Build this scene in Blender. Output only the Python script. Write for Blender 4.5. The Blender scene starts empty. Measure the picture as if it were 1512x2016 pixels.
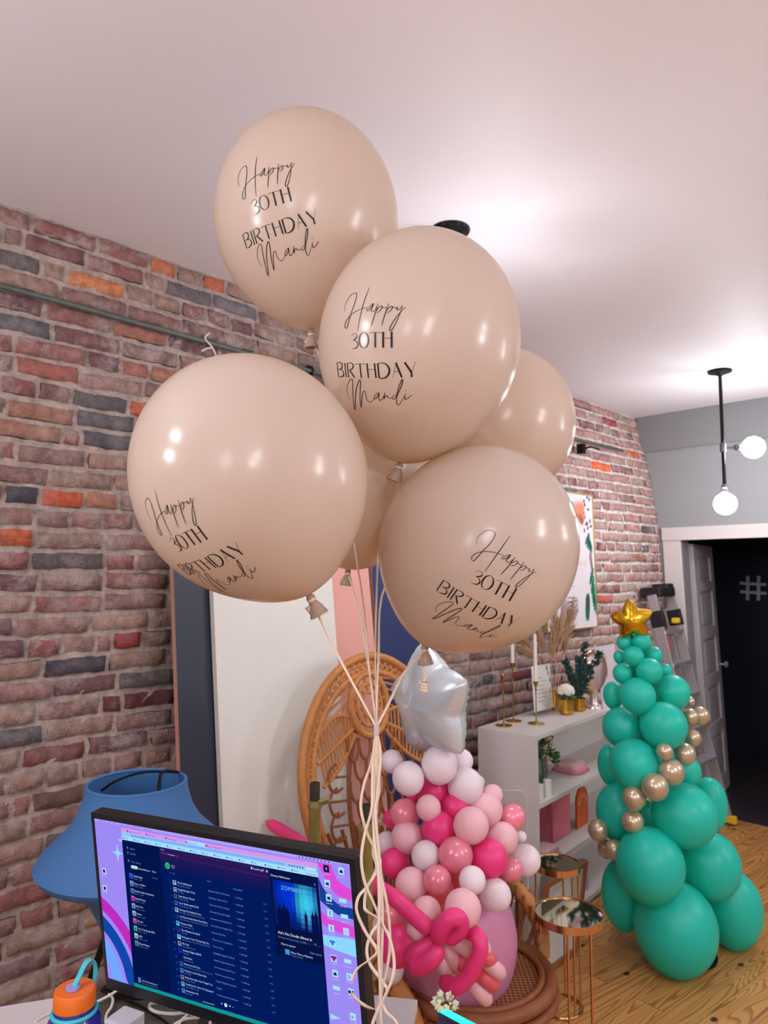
import bpy, math, random
import numpy as np
from mathutils import Vector, Matrix
random.seed(7)
R = math.radians
sc = bpy.context.scene
col = sc.collection

# ------------------------------------------------------------------ camera, world, exposure
CAM_H, PITCH, FPX = 1.80, R(5.0), 1400.0
cam_d = bpy.data.cameras.new('camera')
cam = bpy.data.objects.new('camera', cam_d); col.objects.link(cam)
cam.location = (0, 0, CAM_H)
cam.rotation_euler = (R(90) + PITCH, 0, R(45))
cam_d.sensor_fit = 'VERTICAL'; cam_d.sensor_height = 36.0
cam_d.lens = 36.0 * FPX / 2016.0
cam_d.clip_start = 0.05
cam_d.dof.use_dof = True; cam_d.dof.focus_distance = 1.35; cam_d.dof.aperture_fstop = 7.0
sc.camera = cam
world = bpy.data.worlds.new('world'); sc.world = world; world.use_nodes = True
world.node_tree.nodes['Background'].inputs[0].default_value = (.55, .55, .62, 1)
world.node_tree.nodes['Background'].inputs[1].default_value = 0.25
sc.view_settings.view_transform = 'Standard'; sc.view_settings.look = 'None'
sc.view_settings.exposure = 0.0; sc.view_settings.gamma = 1.0
sc.view_settings.use_curve_mapping = False
try: sc.cycles.use_denoising = True; sc.cycles.max_bounces = 10; sc.cycles.sample_clamp_indirect = 6
except Exception: pass
BULB_POWER = 152.0

# ------------------------------------------------------------------ pixel helpers (photo 1512x2016)
_q = math.sqrt(.5); _c, _s = math.cos(PITCH), math.sin(PITCH)
CO = Vector((0, 0, CAM_H)); CR = Vector((_q, _q, 0)); CF = Vector((-_q*_c, _q*_c, _s)); CU = Vector((_q*_s, -_q*_s, _c))
def ray(u, v): return (u-756)/FPX*CR + (1008-v)/FPX*CU + CF
def at(u, v, d): return CO + d*ray(u, v)
def on_z(u, v, z): r = ray(u, v); return CO + r*((z-CAM_H)/r.z)
def on_x(u, v, x): r = ray(u, v); return CO + r*(x/r.x)
def on_y(u, v, y): r = ray(u, v); return CO + r*(y/r.y)

# ------------------------------------------------------------------ materials
def srgb(r, g, b):
    f = lambda c: ((c/255)/12.92 if c/255 <= .04045 else ((c/255+.055)/1.055)**2.4)
    return (f(r), f(g), f(b), 1)
_mats = {}
def mat(name, c=(200, 200, 200), rough=.5, metal=0, noise=0, nscale=20, bump=0, bscale=60, coat=0, trans=0, emit=None, estr=1, ior=1.45, alpha=1, sheen=0, sss=0):
    if name in _mats: return _mats[name]
    m = bpy.data.materials.new(name); m.use_nodes = True; nt = m.node_tree; n = nt.nodes; L = nt.links
    b = n['Principled BSDF']; cc = srgb(*c)
    b.inputs['Base Color'].default_value = cc; b.inputs['Roughness'].default_value = rough; b.inputs['Metallic'].default_value = metal
    b.inputs['IOR'].default_value = ior; b.inputs['Coat Weight'].default_value = coat; b.inputs['Coat Roughness'].default_value = .08
    b.inputs['Transmission Weight'].default_value = trans; b.inputs['Alpha'].default_value = alpha
    b.inputs['Sheen Weight'].default_value = sheen
    if sss: b.inputs['Subsurface Weight'].default_value = sss; b.inputs['Subsurface Radius'].default_value = (.03, .02, .015)
    if emit: b.inputs['Emission Color'].default_value = srgb(*emit); b.inputs['Emission Strength'].default_value = estr
    tc = n.new('ShaderNodeTexCoord')
    if noise:
        t = n.new('ShaderNodeTexNoise'); t.inputs['Scale'].default_value = nscale; t.inputs['Detail'].default_value = 5
        L.new(tc.outputs['Object'], t.inputs['Vector'])
        x = n.new('ShaderNodeMix'); x.data_type = 'RGBA'
        x.inputs[6].default_value = tuple(v*(1-noise) for v in cc[:3]) + (1,); x.inputs[7].default_value = tuple(min(1, v*(1+noise)) for v in cc[:3]) + (1,)
        L.new(t.outputs['Fac'], x.inputs[0]); L.new(x.outputs[2], b.inputs['Base Color'])
    if bump:
        t = n.new('ShaderNodeTexNoise'); t.inputs['Scale'].default_value = bscale; t.inputs['Detail'].default_value = 4
        L.new(tc.outputs['Object'], t.inputs['Vector'])
        u = n.new('ShaderNodeBump'); u.inputs['Strength'].default_value = bump; u.inputs['Distance'].default_value = .004
        L.new(t.outputs['Fac'], u.inputs['Height']); L.new(u.outputs['Normal'], b.inputs['Normal'])
    _mats[name] = m; return m
def latex(name, c, tc, rough=.28, tw=.3, metal=0):
    """balloon latex: glossy skin that lets some light through"""
    if name in _mats: return _mats[name]
    m = bpy.data.materials.new(name); m.use_nodes = True; nt = m.node_tree; n = nt.nodes; L = nt.links
    b = n['Principled BSDF']; b.inputs['Base Color'].default_value = srgb(*c); b.inputs['Roughness'].default_value = rough; b.inputs['Metallic'].default_value = metal
    b.inputs['IOR'].default_value = 1.5
    t = n.new('ShaderNodeBsdfTranslucent'); t.inputs[0].default_value = srgb(*tc)
    x = n.new('ShaderNodeMixShader'); x.inputs[0].default_value = tw
    L.new(b.outputs[0], x.inputs[1]); L.new(t.outputs[0], x.inputs[2]); L.new(x.outputs[0], n['Material Output'].inputs[0])
    _mats[name] = m; return m
def clear(name, tint=(235, 240, 240), w=.1):
    if name in _mats: return _mats[name]
    m = bpy.data.materials.new(name); m.use_nodes = True; nt = m.node_tree; n = nt.nodes; L = nt.links
    n.remove(n['Principled BSDF']); a = n.new('ShaderNodeBsdfTransparent'); a.inputs[0].default_value = srgb(*tint)
    g = n.new('ShaderNodeBsdfGlossy'); g.inputs['Roughness'].default_value = .03
    x = n.new('ShaderNodeMixShader'); x.inputs[0].default_value = w
    L.new(a.outputs[0], x.inputs[1]); L.new(g.outputs[0], x.inputs[2]); L.new(x.outputs[0], n['Material Output'].inputs[0])
    _mats[name] = m; return m
def glow(name, c, s=1):
    if name in _mats: return _mats[name]
    m = bpy.data.materials.new(name); m.use_nodes = True; n = m.node_tree.nodes
    n.remove(n['Principled BSDF']); e = n.new('ShaderNodeEmission'); e.inputs[0].default_value = srgb(*c); e.inputs[1].default_value = s
    m.node_tree.links.new(e.outputs[0], n['Material Output'].inputs[0]); _mats[name] = m; return m

# ------------------------------------------------------------------ mesh builder
def wm(o):   # world matrix without waiting for the depsgraph
    m = o.matrix_basis.copy()
    return wm(o.parent) @ o.matrix_parent_inverse @ m if o.parent else m
class MB:
    def __init__(s): s.v = []; s.f = []; s.m = []; s.c = []
    def add(s, vs, fs, mi=0):
        o = len(s.v); s.v += [tuple(p) for p in vs]; s.f += [tuple(i+o for i in f) for f in fs]; s.m += [mi]*len(fs); return s
    def hexa(s, p, mi=0):   # 8 points: bottom 4 ccw, top 4 ccw
        return s.add(p, [(3, 2, 1, 0), (4, 5, 6, 7), (0, 1, 5, 4), (1, 2, 6, 5), (2, 3, 7, 6), (3, 0, 4, 7)], mi)
    def box(s, c, d, mi=0, M=None):
        x, y, z = d[0]/2, d[1]/2, d[2]/2
        p = [Vector((a*x, b*y, e*z)) for e in (-1, 1) for a, b in ((-1, -1), (1, -1), (1, 1), (-1, 1))]
        p = [(M @ q if M else q) + Vector(c) for q in p]
        return s.hexa(p, mi)
    def prism(s, poly, o, ex, ey, ez, mi=0):   # polygon (x,y) extruded by vector ez
        o, ex, ey, ez = Vector(o), Vector(ex), Vector(ey), Vector(ez); n = len(poly)
        a = [o + ex*x + ey*y for x, y in poly]; b = [p + ez for p in a]
        return s.add(a+b, [tuple(range(n))[::-1], tuple(range(n, 2*n))] + [(i, (i+1) % n, (i+1) % n+n, i+n) for i in range(n)], mi)
    def flat(s, poly, o, ex, ey, mi=0):
        o, ex, ey = Vector(o), Vector(ex), Vector(ey)
        return s.add([o + ex*x + ey*y for x, y in poly], [tuple(range(len(poly)))], mi)
    def tube(s, pts, r, n=8, closed=False, mi=0, cap=True):
        pts = [Vector(p) for p in pts]; N = len(pts); rr = r if isinstance(r, (list, tuple)) else [r]*N
        t0 = None; nor = None; vs = []
        for i in range(N):
            a = pts[(i-1) % N] if (i or closed) else pts[0]; b = pts[(i+1) % N] if (i < N-1 or closed) else pts[-1]
            t = (b-a); t = t.normalized() if t.length > 1e-9 else (t0 or Vector((0, 0, 1)))
            if nor is None:
                nor = t.orthogonal().normalized()
            else:
                nor = nor - t*nor.dot(t); nor = nor.normalized() if nor.length > 1e-6 else t.orthogonal().normalized()
            bi = t.cross(nor); t0 = t
            for k in range(n):
                an = 2*math.pi*k/n; vs.append(pts[i] + (nor*math.cos(an) + bi*math.sin(an))*rr[i])
        fs = []
        for i in range(N if closed else N-1):
            j = (i+1) % N
            for k in range(n): k2 = (k+1) % n; fs.append((i*n+k, i*n+k2, j*n+k2, j*n+k))
        if cap and not closed: fs += [tuple(range(n))[::-1], tuple((N-1)*n+k for k in range(n))]
        return s.add(vs, fs, mi)
    def ribbon(s, pts, w, side, mi=0, th=.0004):
        pts = [Vector(p) for p in pts]; vs = []; N = len(pts)
        for i, p in enumerate(pts):
            sd = side[i] if isinstance(side, list) else side
            t = (pts[min(i+1, N-1)] - pts[max(i-1, 0)]).normalized(); sd = (Vector(sd) - t*t.dot(Vector(sd))).normalized()
            nn = t.cross(sd)
            vs += [p-sd*w/2-nn*th, p+sd*w/2-nn*th, p+sd*w/2+nn*th, p-sd*w/2+nn*th]
        fs = [(i*4+k, i*4+(k+1) % 4, i*4+4+(k+1) % 4, i*4+4+k) for i in range(N-1) for k in range(4)]
        return s.add(vs, fs, mi)
    def lathe(s, prof, o=(0, 0, 0), n=32, M=None, mi=0, sx=1, sy=1):
        o = Vector(o); vs = []; fs = []
        for r, z in prof:
            for k in range(n):
                a = 2*math.pi*k/n; p = Vector((r*math.cos(a)*sx, r*math.sin(a)*sy, z)); vs.append((M @ p if M else p) + o)
        for i in range(len(prof)-1):
            for k in range(n): k2 = (k+1) % n; fs.append((i*n+k, i*n+k2, (i+1)*n+k2, (i+1)*n+k))
        if prof[0][0] > 1e-6: fs.append(tuple(range(n))[::-1])
        if prof[-1][0] > 1e-6: fs.append(tuple((len(prof)-1)*n+k for k in range(n)))
        return s.add(vs, fs, mi)
    def ball(s, c, r, n=16, mi=0, M=None):
        r = r if isinstance(r, (list, tuple)) else (r, r, r)
        m = Matrix.Diagonal(r); m = M @ m if M else m
        return s.lathe([(math.sin(math.pi*i/n), -math.cos(math.pi*i/n)) for i in range(n+1)], c, 2*n, m, mi)
    def build(s, name, mats=None, parent=None, smooth=True, bevel=0, loc=None):
        me = bpy.data.meshes.new(name)
        vs = s.v
        if loc is not None: l = Vector(loc); vs = [tuple(Vector(p)-l) for p in vs]
        me.from_pydata(vs, [], s.f); me.validate(clean_customdata=False)
        mats = mats if isinstance(mats, (list, tuple)) else [mats]
        for m in mats: me.materials.append(m)
        if len(mats) > 1 and len(me.polygons) == len(s.m): me.polygons.foreach_set('material_index', s.m)
        o = bpy.data.objects.new(name, me); col.objects.link(o)
        if loc is not None: o.location = loc
        if parent is not None:
            o.parent = parent
            o.matrix_parent_inverse = wm(parent).inverted()
        if smooth:
            me.polygons.foreach_set('use_smooth', [True]*len(me.polygons))
            try: me.set_sharp_from_angle(angle=R(smooth if smooth is not True else 40))
            except Exception: pass
        if bevel:
            bv = o.modifiers.new('bevel', 'BEVEL'); bv.width = bevel; bv.segments = 2; bv.limit_method = 'ANGLE'
        me.update(); return o
def tag(o, label, cat, group=None):
    o['label'] = label; o['category'] = cat
    if group: o['group'] = group
    return o
def thing(name, label, cat, loc=(0, 0, 0), group=None):
    o = bpy.data.objects.new(name, None); col.objects.link(o); o.location = loc; o.empty_display_size = .05
    return tag(o, label, cat, group)
def struct(o): o['kind'] = 'structure'; return o
def part(o, label): o['label'] = label; return o
def spline(pts, n=6, closed=False):
    P = [Vector(p) for p in pts]; N = len(P); out = []
    for i in range(N if closed else N-1):
        if closed: a, b, c, d = P[(i-1) % N], P[i], P[(i+1) % N], P[(i+2) % N]
        else: a, b, c, d = P[max(i-1, 0)], P[i], P[i+1], P[min(i+2, N-1)]
        for k in range(n):
            t = k/n; out.append(.5*((2*b) + (c-a)*t + (2*a-5*b+4*c-d)*t*t + (3*b-a-3*c+d)*t**3))
    if not closed: out.append(P[-1])
    return out
_txt = {}
def text_pts(body):
    if body not in _txt:
        c = bpy.data.curves.new('t', 'FONT'); c.body = body; c.size = 1; c.resolution_u = 2
        o = bpy.data.objects.new('t', c); me = o.to_mesh()
        _txt[body] = ([tuple(v.co) for v in me.vertices], [tuple(p.vertices) for p in me.polygons])
        o.to_mesh_clear(); bpy.data.objects.remove(o); bpy.data.curves.remove(c)
    return _txt[body]
def put_text(mb, body, o, ex, ey, size, mi=0, maxw=None):
    vs, fs = text_pts(body)
    if not vs: return
    w = max(v[0] for v in vs); k = size
    kx = k if not maxw or w*k <= maxw else maxw/w
    o, ex, ey = Vector(o), Vector(ex), Vector(ey)
    mb.add([o + ex*v[0]*kx + ey*v[1]*k for v in vs], fs, mi)

# ------------------------------------------------------------------ room shell
WX, LY, CZ = -2.65, 5.60, 3.09
def ss(a, b, x): t = max(0, min(1, (x-a)/(b-a))); return t*t*(3-2*t)
def bulge(y, z):   # the old wall leans into the room towards its far end
    return .17*ss(3.5, 5.6, y)*(1-max(0, (z-1.9)/(CZ-1.9))**1.8) + .012*math.sin(y*2.1+z)*math.sin(z*1.7) + .012

def attr_mat(name):
    m = bpy.data.materials.new(name); m.use_nodes = True; nt = m.node_tree; n = nt.nodes; L = nt.links
    b = n['Principled BSDF']; b.inputs['Roughness'].default_value = .85
    at_ = n.new('ShaderNodeAttribute'); at_.attribute_name = 'tone'
    tc = n.new('ShaderNodeTexCoord')
    t1 = n.new('ShaderNodeTexNoise'); t1.inputs['Scale'].default_value = 26; t1.inputs['Detail'].default_value = 8; t1.inputs['Roughness'].default_value = .68
    t2 = n.new('ShaderNodeTexNoise'); t2.inputs['Scale'].default_value = 120; t2.inputs['Detail'].default_value = 4
    t3 = n.new('ShaderNodeTexNoise'); t3.inputs['Scale'].default_value = 9; t3.inputs['Detail'].default_value = 9; t3.inputs['Roughness'].default_value = .75
    for t in (t1, t2, t3): L.new(tc.outputs['Object'], t.inputs['Vector'])
    r1 = n.new('ShaderNodeMapRange'); r1.inputs[1].default_value = .3; r1.inputs[2].default_value = .7; r1.inputs[3].default_value = .55; r1.inputs[4].default_value = 1.38
    L.new(t1.outputs['Fac'], r1.inputs[0])
    mu = n.new('ShaderNodeMix'); mu.data_type = 'RGBA'; mu.blend_type = 'MULTIPLY'; mu.inputs[0].default_value = 1
    L.new(at_.outputs['Color'], mu.inputs[6]); L.new(r1.outputs[0], mu.inputs[7])
    # lime and mortar smears, amount in the attribute's alpha
    r2 = n.new('ShaderNodeMapRange'); r2.inputs[1].default_value = .47; r2.inputs[2].default_value = .68; L.new(t3.outputs['Fac'], r2.inputs[0])
    ml = n.new('ShaderNodeMath'); ml.operation = 'MULTIPLY'; ml.use_clamp = True; L.new(r2.outputs[0], ml.inputs[0]); L.new(at_.outputs['Alpha'], ml.inputs[1])
    mx = n.new('ShaderNodeMix'); mx.data_type = 'RGBA'; mx.inputs[7].default_value = srgb(186, 172, 166); L.new(ml.outputs[0], mx.inputs[0]); L.new(mu.outputs[2], mx.inputs[6])
    L.new(mx.outputs[2], b.inputs['Base Color'])
    ad = n.new('ShaderNodeMath'); ad.operation = 'ADD'; L.new(t1.outputs['Fac'], ad.inputs[0]); L.new(t2.outputs['Fac'], ad.inputs[1])
    u = n.new('ShaderNodeBump'); u.inputs['Strength'].default_value = .8; u.inputs['Distance'].default_value = .010
    L.new(ad.outputs[0], u.inputs['Height']); L.new(u.outputs['Normal'], b.inputs['Normal'])
    return m

def brick_wall():
    rnd = random.Random(11); mb = MB(); tones = []
    CH = CZ/41.0; J = .0125
    pal = [(150, 114, 106), (138, 104, 98), (156, 124, 112), (128, 92, 92), (144, 98, 94), (162, 132, 118), (138, 110, 104), (118, 84, 88), (150, 106, 100), (148, 122, 110)]
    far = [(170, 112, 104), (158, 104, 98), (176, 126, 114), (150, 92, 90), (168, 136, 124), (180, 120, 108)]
    special = [((190, 563), (204, 128, 84)), ((322, 528), (198, 116, 76)), ((425, 560), (192, 104, 78)), ((197, 792), (92, 88, 92)), ((38, 640), (92, 92, 98)),
        ((220, 853), (92, 88, 92)), ((95, 730), (160, 98, 88)), ((267, 730), (164, 102, 92)), ((45, 975), (70, 68, 78)), ((136, 980), (196, 92, 62)), ((35, 1058), (190, 96, 66)),
        ((150, 1108), (100, 92, 94)), ((255, 1262), (140, 50, 46)), ((155, 1318), (68, 64, 74)), ((300, 1385), (104, 54, 56)), ((240, 1400), (104, 58, 60)), ((20, 1465), (88, 82, 86)),
        ((110, 505), (122, 74, 78)), ((280, 640), (164, 112, 96)), ((15, 520), (100, 94, 94)), ((470, 605), (118, 112, 116)), ((375, 575), (112, 104, 106)), ((280, 800), (186, 100, 74)),
        ((1235, 900), (216, 112, 72)), ((1172, 928), (238, 112, 62)), ((1200, 836), (168, 78, 84)), ((1270, 1110), (196, 104, 88)), ((1165, 1170), (190, 96, 80)), ((1030, 1335), (128, 60, 62)),
        ((1295, 1000), (200, 96, 88)), ((110, 1500), (122, 70, 66)), ((60, 830), (158, 114, 98)), ((205, 985), (170, 120, 102)), ((130, 1560), (110, 80, 74))]
    sp = []
    for (u, v), c in special:
        p = on_x(u, v, WX+.03); small = (u, v) in ((322, 528), (425, 560), (267, 730), (45, 975), (136, 980), (35, 1058), (255, 1262), (240, 1400), (280, 800), (205, 985))
        sp.append((p.y, p.z, c, .12 if small else .225))
    row = 0
    for row in range(41):
        z0 = row*CH + J/2; z1 = (row+1)*CH - J/2
        y = -.55 - rnd.random()*.2
        header = row % 6 == 2
        while y < LY-.01:
            Lb = .112 if (header or rnd.random() < .13) else .236 + rnd.uniform(-.02, .016)
            cut = False
            for sy, sz, scol, sw in sp:
                if not (z0-.008 <= sz <= z1+.008): continue
                s0 = sy - sw/2
                if y + .06 < s0 < y + Lb - .01: Lb = s0 - y - .01; break
                if abs(y - s0) <= .06 or (s0 < y < sy): Lb = max(.09, sy + sw/2 - y - .01); break
            ya, yb = y + J/2, min(y + Lb - J/2 + .01, LY); y += Lb + .01
            if yb-ya < .03: continue
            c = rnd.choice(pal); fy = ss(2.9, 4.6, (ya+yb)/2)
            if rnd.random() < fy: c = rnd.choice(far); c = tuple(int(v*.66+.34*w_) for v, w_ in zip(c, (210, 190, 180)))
            q = rnd.random()
            if q < .02: c = (98, 90, 92)
            elif q < .03: c = (166, 112, 90)
            elif q < .11: c = (140, 90, 86)
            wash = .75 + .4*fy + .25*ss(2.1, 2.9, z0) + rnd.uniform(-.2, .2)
            for sy, sz, scol, sw in sp:
                if ya-.008 <= sy <= yb+.008 and z0-.01 <= sz <= z1+.01: c = scol; wash *= .35
            dep = rnd.uniform(.002, .012) + (.008 if rnd.random() < .1 else 0)
            e_ = .0045; Lx = yb-ya; Hz = z1-z0; k_ = max(2, int(Lx/.03)); As = [0, e_/Lx] + [e_/Lx + (1-2*e_/Lx)*q/k_ for q in range(1, k_)] + [1-e_/Lx, 1]; Bs = [0, e_/Hz, .5, 1-e_/Hz, 1]; ny = len(As)-1; nz = 4
            base = len(mb.v); ph = rnd.random()*50; chink = [rnd.random() < q_ for q_ in (.3, .3, .30, .10)]
            dz = rnd.uniform(-.004, .004); tl = rnd.uniform(-.006, .006)
            for i in range(ny+1):
                for j in range(nz+1):
                    a = As[i]; b = Bs[j]
                    yy = ya + (yb-ya)*a; zz = z0 + (z1-z0)*b + dz + tl*(a-.5)
                    ed = min(a*(yb-ya), (1-a)*(yb-ya), b*(z1-z0), (1-b)*(z1-z0))
                    h = dep if ed > .006 else dep*.62
                    if ed <= 1e-7: h = -.014
                    h += .0022*math.sin(yy*61+ph)*math.sin(zz*83+ph) if ed > 1e-7 else 0
                    yy += .003*math.sin(zz*70+ph*3); zz += .0020*math.sin(yy*38+ph*2) + .0016*math.sin(yy*110+ph)
                    mb.v.append((WX + bulge(yy, zz) + .006 + h, min(yy, LY-.002), max(.001, min(CZ-.001, zz))))
            for i in range(ny):
                for j in range(nz):
                    k = base + i*(nz+1) + j; mb.f.append((k, k+nz+1, k+nz+2, k+1)); mb.m.append(0)
                    sd_ = 0 if i == 0 else 1 if i == ny-1 else 2 if j == 0 else 3 if j == nz-1 else -1
                    if sd_ >= 0 and chink[sd_] and 2 <= i+rnd.randint(0, 2): tones.append(((72, 60, 56), .2))
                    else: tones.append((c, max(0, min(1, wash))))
    # mortar bed
    base = len(mb.v); ys = [-4 + i*.08 for i in range(44)] + [-.5 + i*(LY+.5)/200 for i in range(201)]; zs = [j*CZ/110 for j in range(111)]
    for yy in ys:
        for zz in zs:
            mb.v.append((WX + bulge(yy, zz) + .0035 + .0045*math.sin(yy*37+zz*11)*math.sin(zz*53) + .0035*math.sin(yy*91)*math.sin(zz*120+yy*9), yy, zz))
    nz = len(zs)
    for i in range(len(ys)-1):
        for j in range(nz-1):
            k = base+i*nz+j; mb.f.append((k, k+nz, k+nz+1, k+1)); mb.m.append(1)
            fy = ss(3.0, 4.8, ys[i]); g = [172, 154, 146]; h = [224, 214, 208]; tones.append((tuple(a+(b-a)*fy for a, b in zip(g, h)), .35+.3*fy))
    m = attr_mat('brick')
    me = bpy.data.meshes.new('wall_left'); me.from_pydata(mb.v, [], mb.f); me.materials.append(m)
    at_ = me.attributes.new('tone', 'FLOAT_COLOR', 'FACE'); arr = []
    for c, w in tones: s = srgb(*c); arr += [s[0], s[1], s[2], w]
    at_.data.foreach_set('color', arr)
    o = bpy.data.objects.new('wall_left', me); col.objects.link(o)
    me.polygons.foreach_set('use_smooth', [True]*len(me.polygons)); struct(o)
brick_wall()

def plank_mat(name, a, b, dark, ang=0, w=.13):
    """pine boards with grain and knots; ang turns the boards"""
    m = bpy.data.materials.new(name); m.use_nodes = True; nt = m.node_tree; n = nt.nodes; L = nt.links
    bs = n['Principled BSDF']; bs.inputs['Roughness'].default_value = .36
    tc = n.new('ShaderNodeTexCoord'); mp = n.new('ShaderNodeMapping'); mp.inputs['Rotation'].default_value = (0, 0, ang); L.new(tc.outputs['Object'], mp.inputs['Vector'])
    # boards run along Y: cell id from x
    br = n.new('ShaderNodeTexBrick'); br.inputs['Scale'].default_value = 1; br.inputs['Brick Width'].default_value = 1.9; br.inputs['Row Height'].default_value = w
    br.inputs['Mortar Size'].default_value = .0012; br.inputs['Mortar Smooth'].default_value = .3; br.inputs['Color1'].default_value = (0, 0, 0, 1); br.inputs['Color2'].default_value = (1, 1, 1, 1); br.inputs['Bias'].default_value = 0
    sw = n.new('ShaderNodeMapping'); sw.inputs['Rotation'].default_value = (0, 0, R(90)); L.new(mp.outputs[0], sw.inputs['Vector']); L.new(sw.outputs[0], br.inputs['Vector'])
    # per board offset of the grain
    off = n.new('ShaderNodeVectorMath'); off.operation = 'MULTIPLY'; off.inputs[1].default_value = (7, 13, 3); L.new(br.outputs['Color'], off.inputs[0])
    add = n.new('ShaderNodeVectorMath'); add.operation = 'ADD'; L.new(mp.outputs[0], add.inputs[0]); L.new(off.outputs[0], add.inputs[1])
    st = n.new('ShaderNodeMapping'); st.inputs['Scale'].default_value = (1, .11, 1); L.new(add.outputs[0], st.inputs['Vector'])
    no = n.new('ShaderNodeTexNoise'); no.inputs['Scale'].default_value = 6.0; no.inputs['Detail'].default_value = 1.6; no.inputs['Distortion'].default_value = .45; L.new(st.outputs[0], no.inputs['Vector'])
    mu = n.new('ShaderNodeMath'); mu.operation = 'MULTIPLY'; mu.inputs[1].default_value = 26; L.new(no.outputs['Fac'], mu.inputs[0])
    fr = n.new('ShaderNodeMath'); fr.operation = 'FRACT'; L.new(mu.outputs[0], fr.inputs[0])
    cr = n.new('ShaderNodeValToRGB'); e = cr.color_ramp.elements; e[0].position = 0; e[0].color = srgb(*a); e[1].position = 1; e[1].color = srgb(*a)
    x = cr.color_ramp.elements.new(.55); x.color = srgb(*a); x = cr.color_ramp.elements.new(.86); x.color = srgb(*b); x = cr.color_ramp.elements.new(.95); x.color = srgb(*b)
    L.new(fr.outputs[0], cr.inputs[0])
    # tone per board
    tn = n.new('ShaderNodeMix'); tn.data_type = 'RGBA'; tn.blend_type = 'MULTIPLY'; tn.inputs[0].default_value = .35
    L.new(cr.outputs[0], tn.inputs[6]); t2 = n.new('ShaderNodeMapRange'); t2.inputs[3].default_value = .55; t2.inputs[4].default_value = 1.1; L.new(br.outputs['Color'], t2.inputs[0]); L.new(t2.outputs[0], tn.inputs[7])
    # knots
    vo = n.new('ShaderNodeTexVoronoi'); vo.voronoi_dimensions = '2D'; vo.inputs['Scale'].default_value = 2.7; vo.inputs['Randomness'].default_value = 1
    ks = n.new('ShaderNodeMapping'); ks.inputs['Scale'].default_value = (1.25, .8, 1); L.new(mp.outputs[0], ks.inputs['Vector']); L.new(ks.outputs[0], vo.inputs['Vector'])
    kr = n.new('ShaderNodeMapRange'); kr.inputs[1].default_value = .030; kr.inputs[2].default_value = .055; kr.inputs[3].default_value = 1; kr.inputs[4].default_value = 0; L.new(vo.outputs['Distance'], kr.inputs[0])
    km = n.new('ShaderNodeMix'); km.data_type = 'RGBA'; km.inputs[7].default_value = srgb(*dark); L.new(kr.outputs[0], km.inputs[0]); L.new(tn.outputs[2], km.inputs[6])
    gm = n.new('ShaderNodeMix'); gm.data_type = 'RGBA'; gm.inputs[7].default_value = srgb(*[c*.7 for c in dark]); L.new(br.outputs['Fac'], gm.inputs[0]); L.new(km.outputs[2], gm.inputs[6])
    L.new(gm.outputs[2], bs.inputs['Base Color'])
    return m
pine = plank_mat('pine_boards', (206, 152, 88), (170, 106, 52), (70, 34, 24), R(6))
# floor, ceiling, end wall, room beyond
M_ceil = mat('ceiling_paint', (234, 231, 236), .55, bump=.12, bscale=90)
M_grey = mat('grey_wall_paint', (150, 152, 154), .6, bump=.08, bscale=90)
M_grey2 = mat('darker_grey_band', (132, 133, 135), .6, bump=.08, bscale=90)
M_trim = mat('white_trim_paint', (214, 206, 204), .45)
M_side = mat('side_wall_paint', (200, 200, 204), .7)
M_navy = mat('dark_navy_paint', (20, 20, 44), .6, noise=.3, nscale=6)
struct(MB().box((0, .83, -.05), (5.4, 9.66, .1)).build('floor', pine, smooth=False))
struct(MB().box((0, .8, CZ+.05), (5.6, 9.8, .1)).build('ceiling', M_ceil, smooth=False))
struct(MB().box((2.74, .8, CZ/2), (.08, 9.8, CZ)).build('wall_right', M_side, smooth=False))
struct(MB().box((0, -4.04, CZ/2), (5.6, .08, CZ)).build('wall_front', M_side, smooth=False))
Y0 = LY; TK = .13
it, ib = on_y(1341, 1064, Y0), on_y(1378, 1606, Y0)        # inner left corner of the doorway, top and bottom
ot, ob_ = on_y(1305, 1040, Y0), on_y(1338, 1606, Y0)       # outer edge of the casing
ib.z = 0; ob_.z = 0; HD = it.z; XR = -1.15
m = MB()
m.hexa([(WX-.1, Y0, 0), (ib.x, Y0, 0), (ib.x, Y0+TK, 0), (WX-.1, Y0+TK, 0), (WX-.1, Y0, HD), (it.x, Y0, HD), (it.x, Y0+TK, HD), (WX-.1, Y0+TK, HD)])
m.box(((WX-.1+2.7)/2, Y0+TK/2, (HD+CZ)/2), (2.7-WX+.1, TK, CZ-HD)); m.box(((XR+2.7)/2, Y0+TK/2, HD/2), (2.7-XR, TK, HD))
struct(m.build('wall_back', M_grey, smooth=False))
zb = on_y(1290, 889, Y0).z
struct(MB().box((.03, Y0-.012, (zb+CZ)/2), (5.3, .022, CZ-zb)).build('wall_back_upper_band', M_grey2, smooth=False))  # upper end wall: slightly raised band, darker grey than the wall below
m = MB()
m.hexa([(ob_.x, Y0-.022, 0), (ib.x, Y0-.022, 0), (ib.x, Y0+TK+.01, 0), (ob_.x, Y0-.001, 0), (ot.x, Y0-.022, ot.z), (it.x, Y0-.022, it.z), (it.x, Y0+TK+.01, it.z), (ot.x, Y0-.001, ot.z)])
m.box(((ot.x+XR)/2, Y0-.011+.06, (HD+ot.z)/2), (XR-ot.x, .164, ot.z-HD)); m.box((XR+.05, Y0+.05, ot.z/2), (.1, .146, ot.z))
struct(m.build('trim_2', M_trim, smooth=False, bevel=.004))
struct(MB().box((-1.8, 6.80, -.052), (2.4, 2.28, .1)).build('floor_hallway', plank_mat('dark_boards', (62, 54, 60), (50, 42, 48), (28, 22, 26), R(6)), smooth=False))
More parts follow.
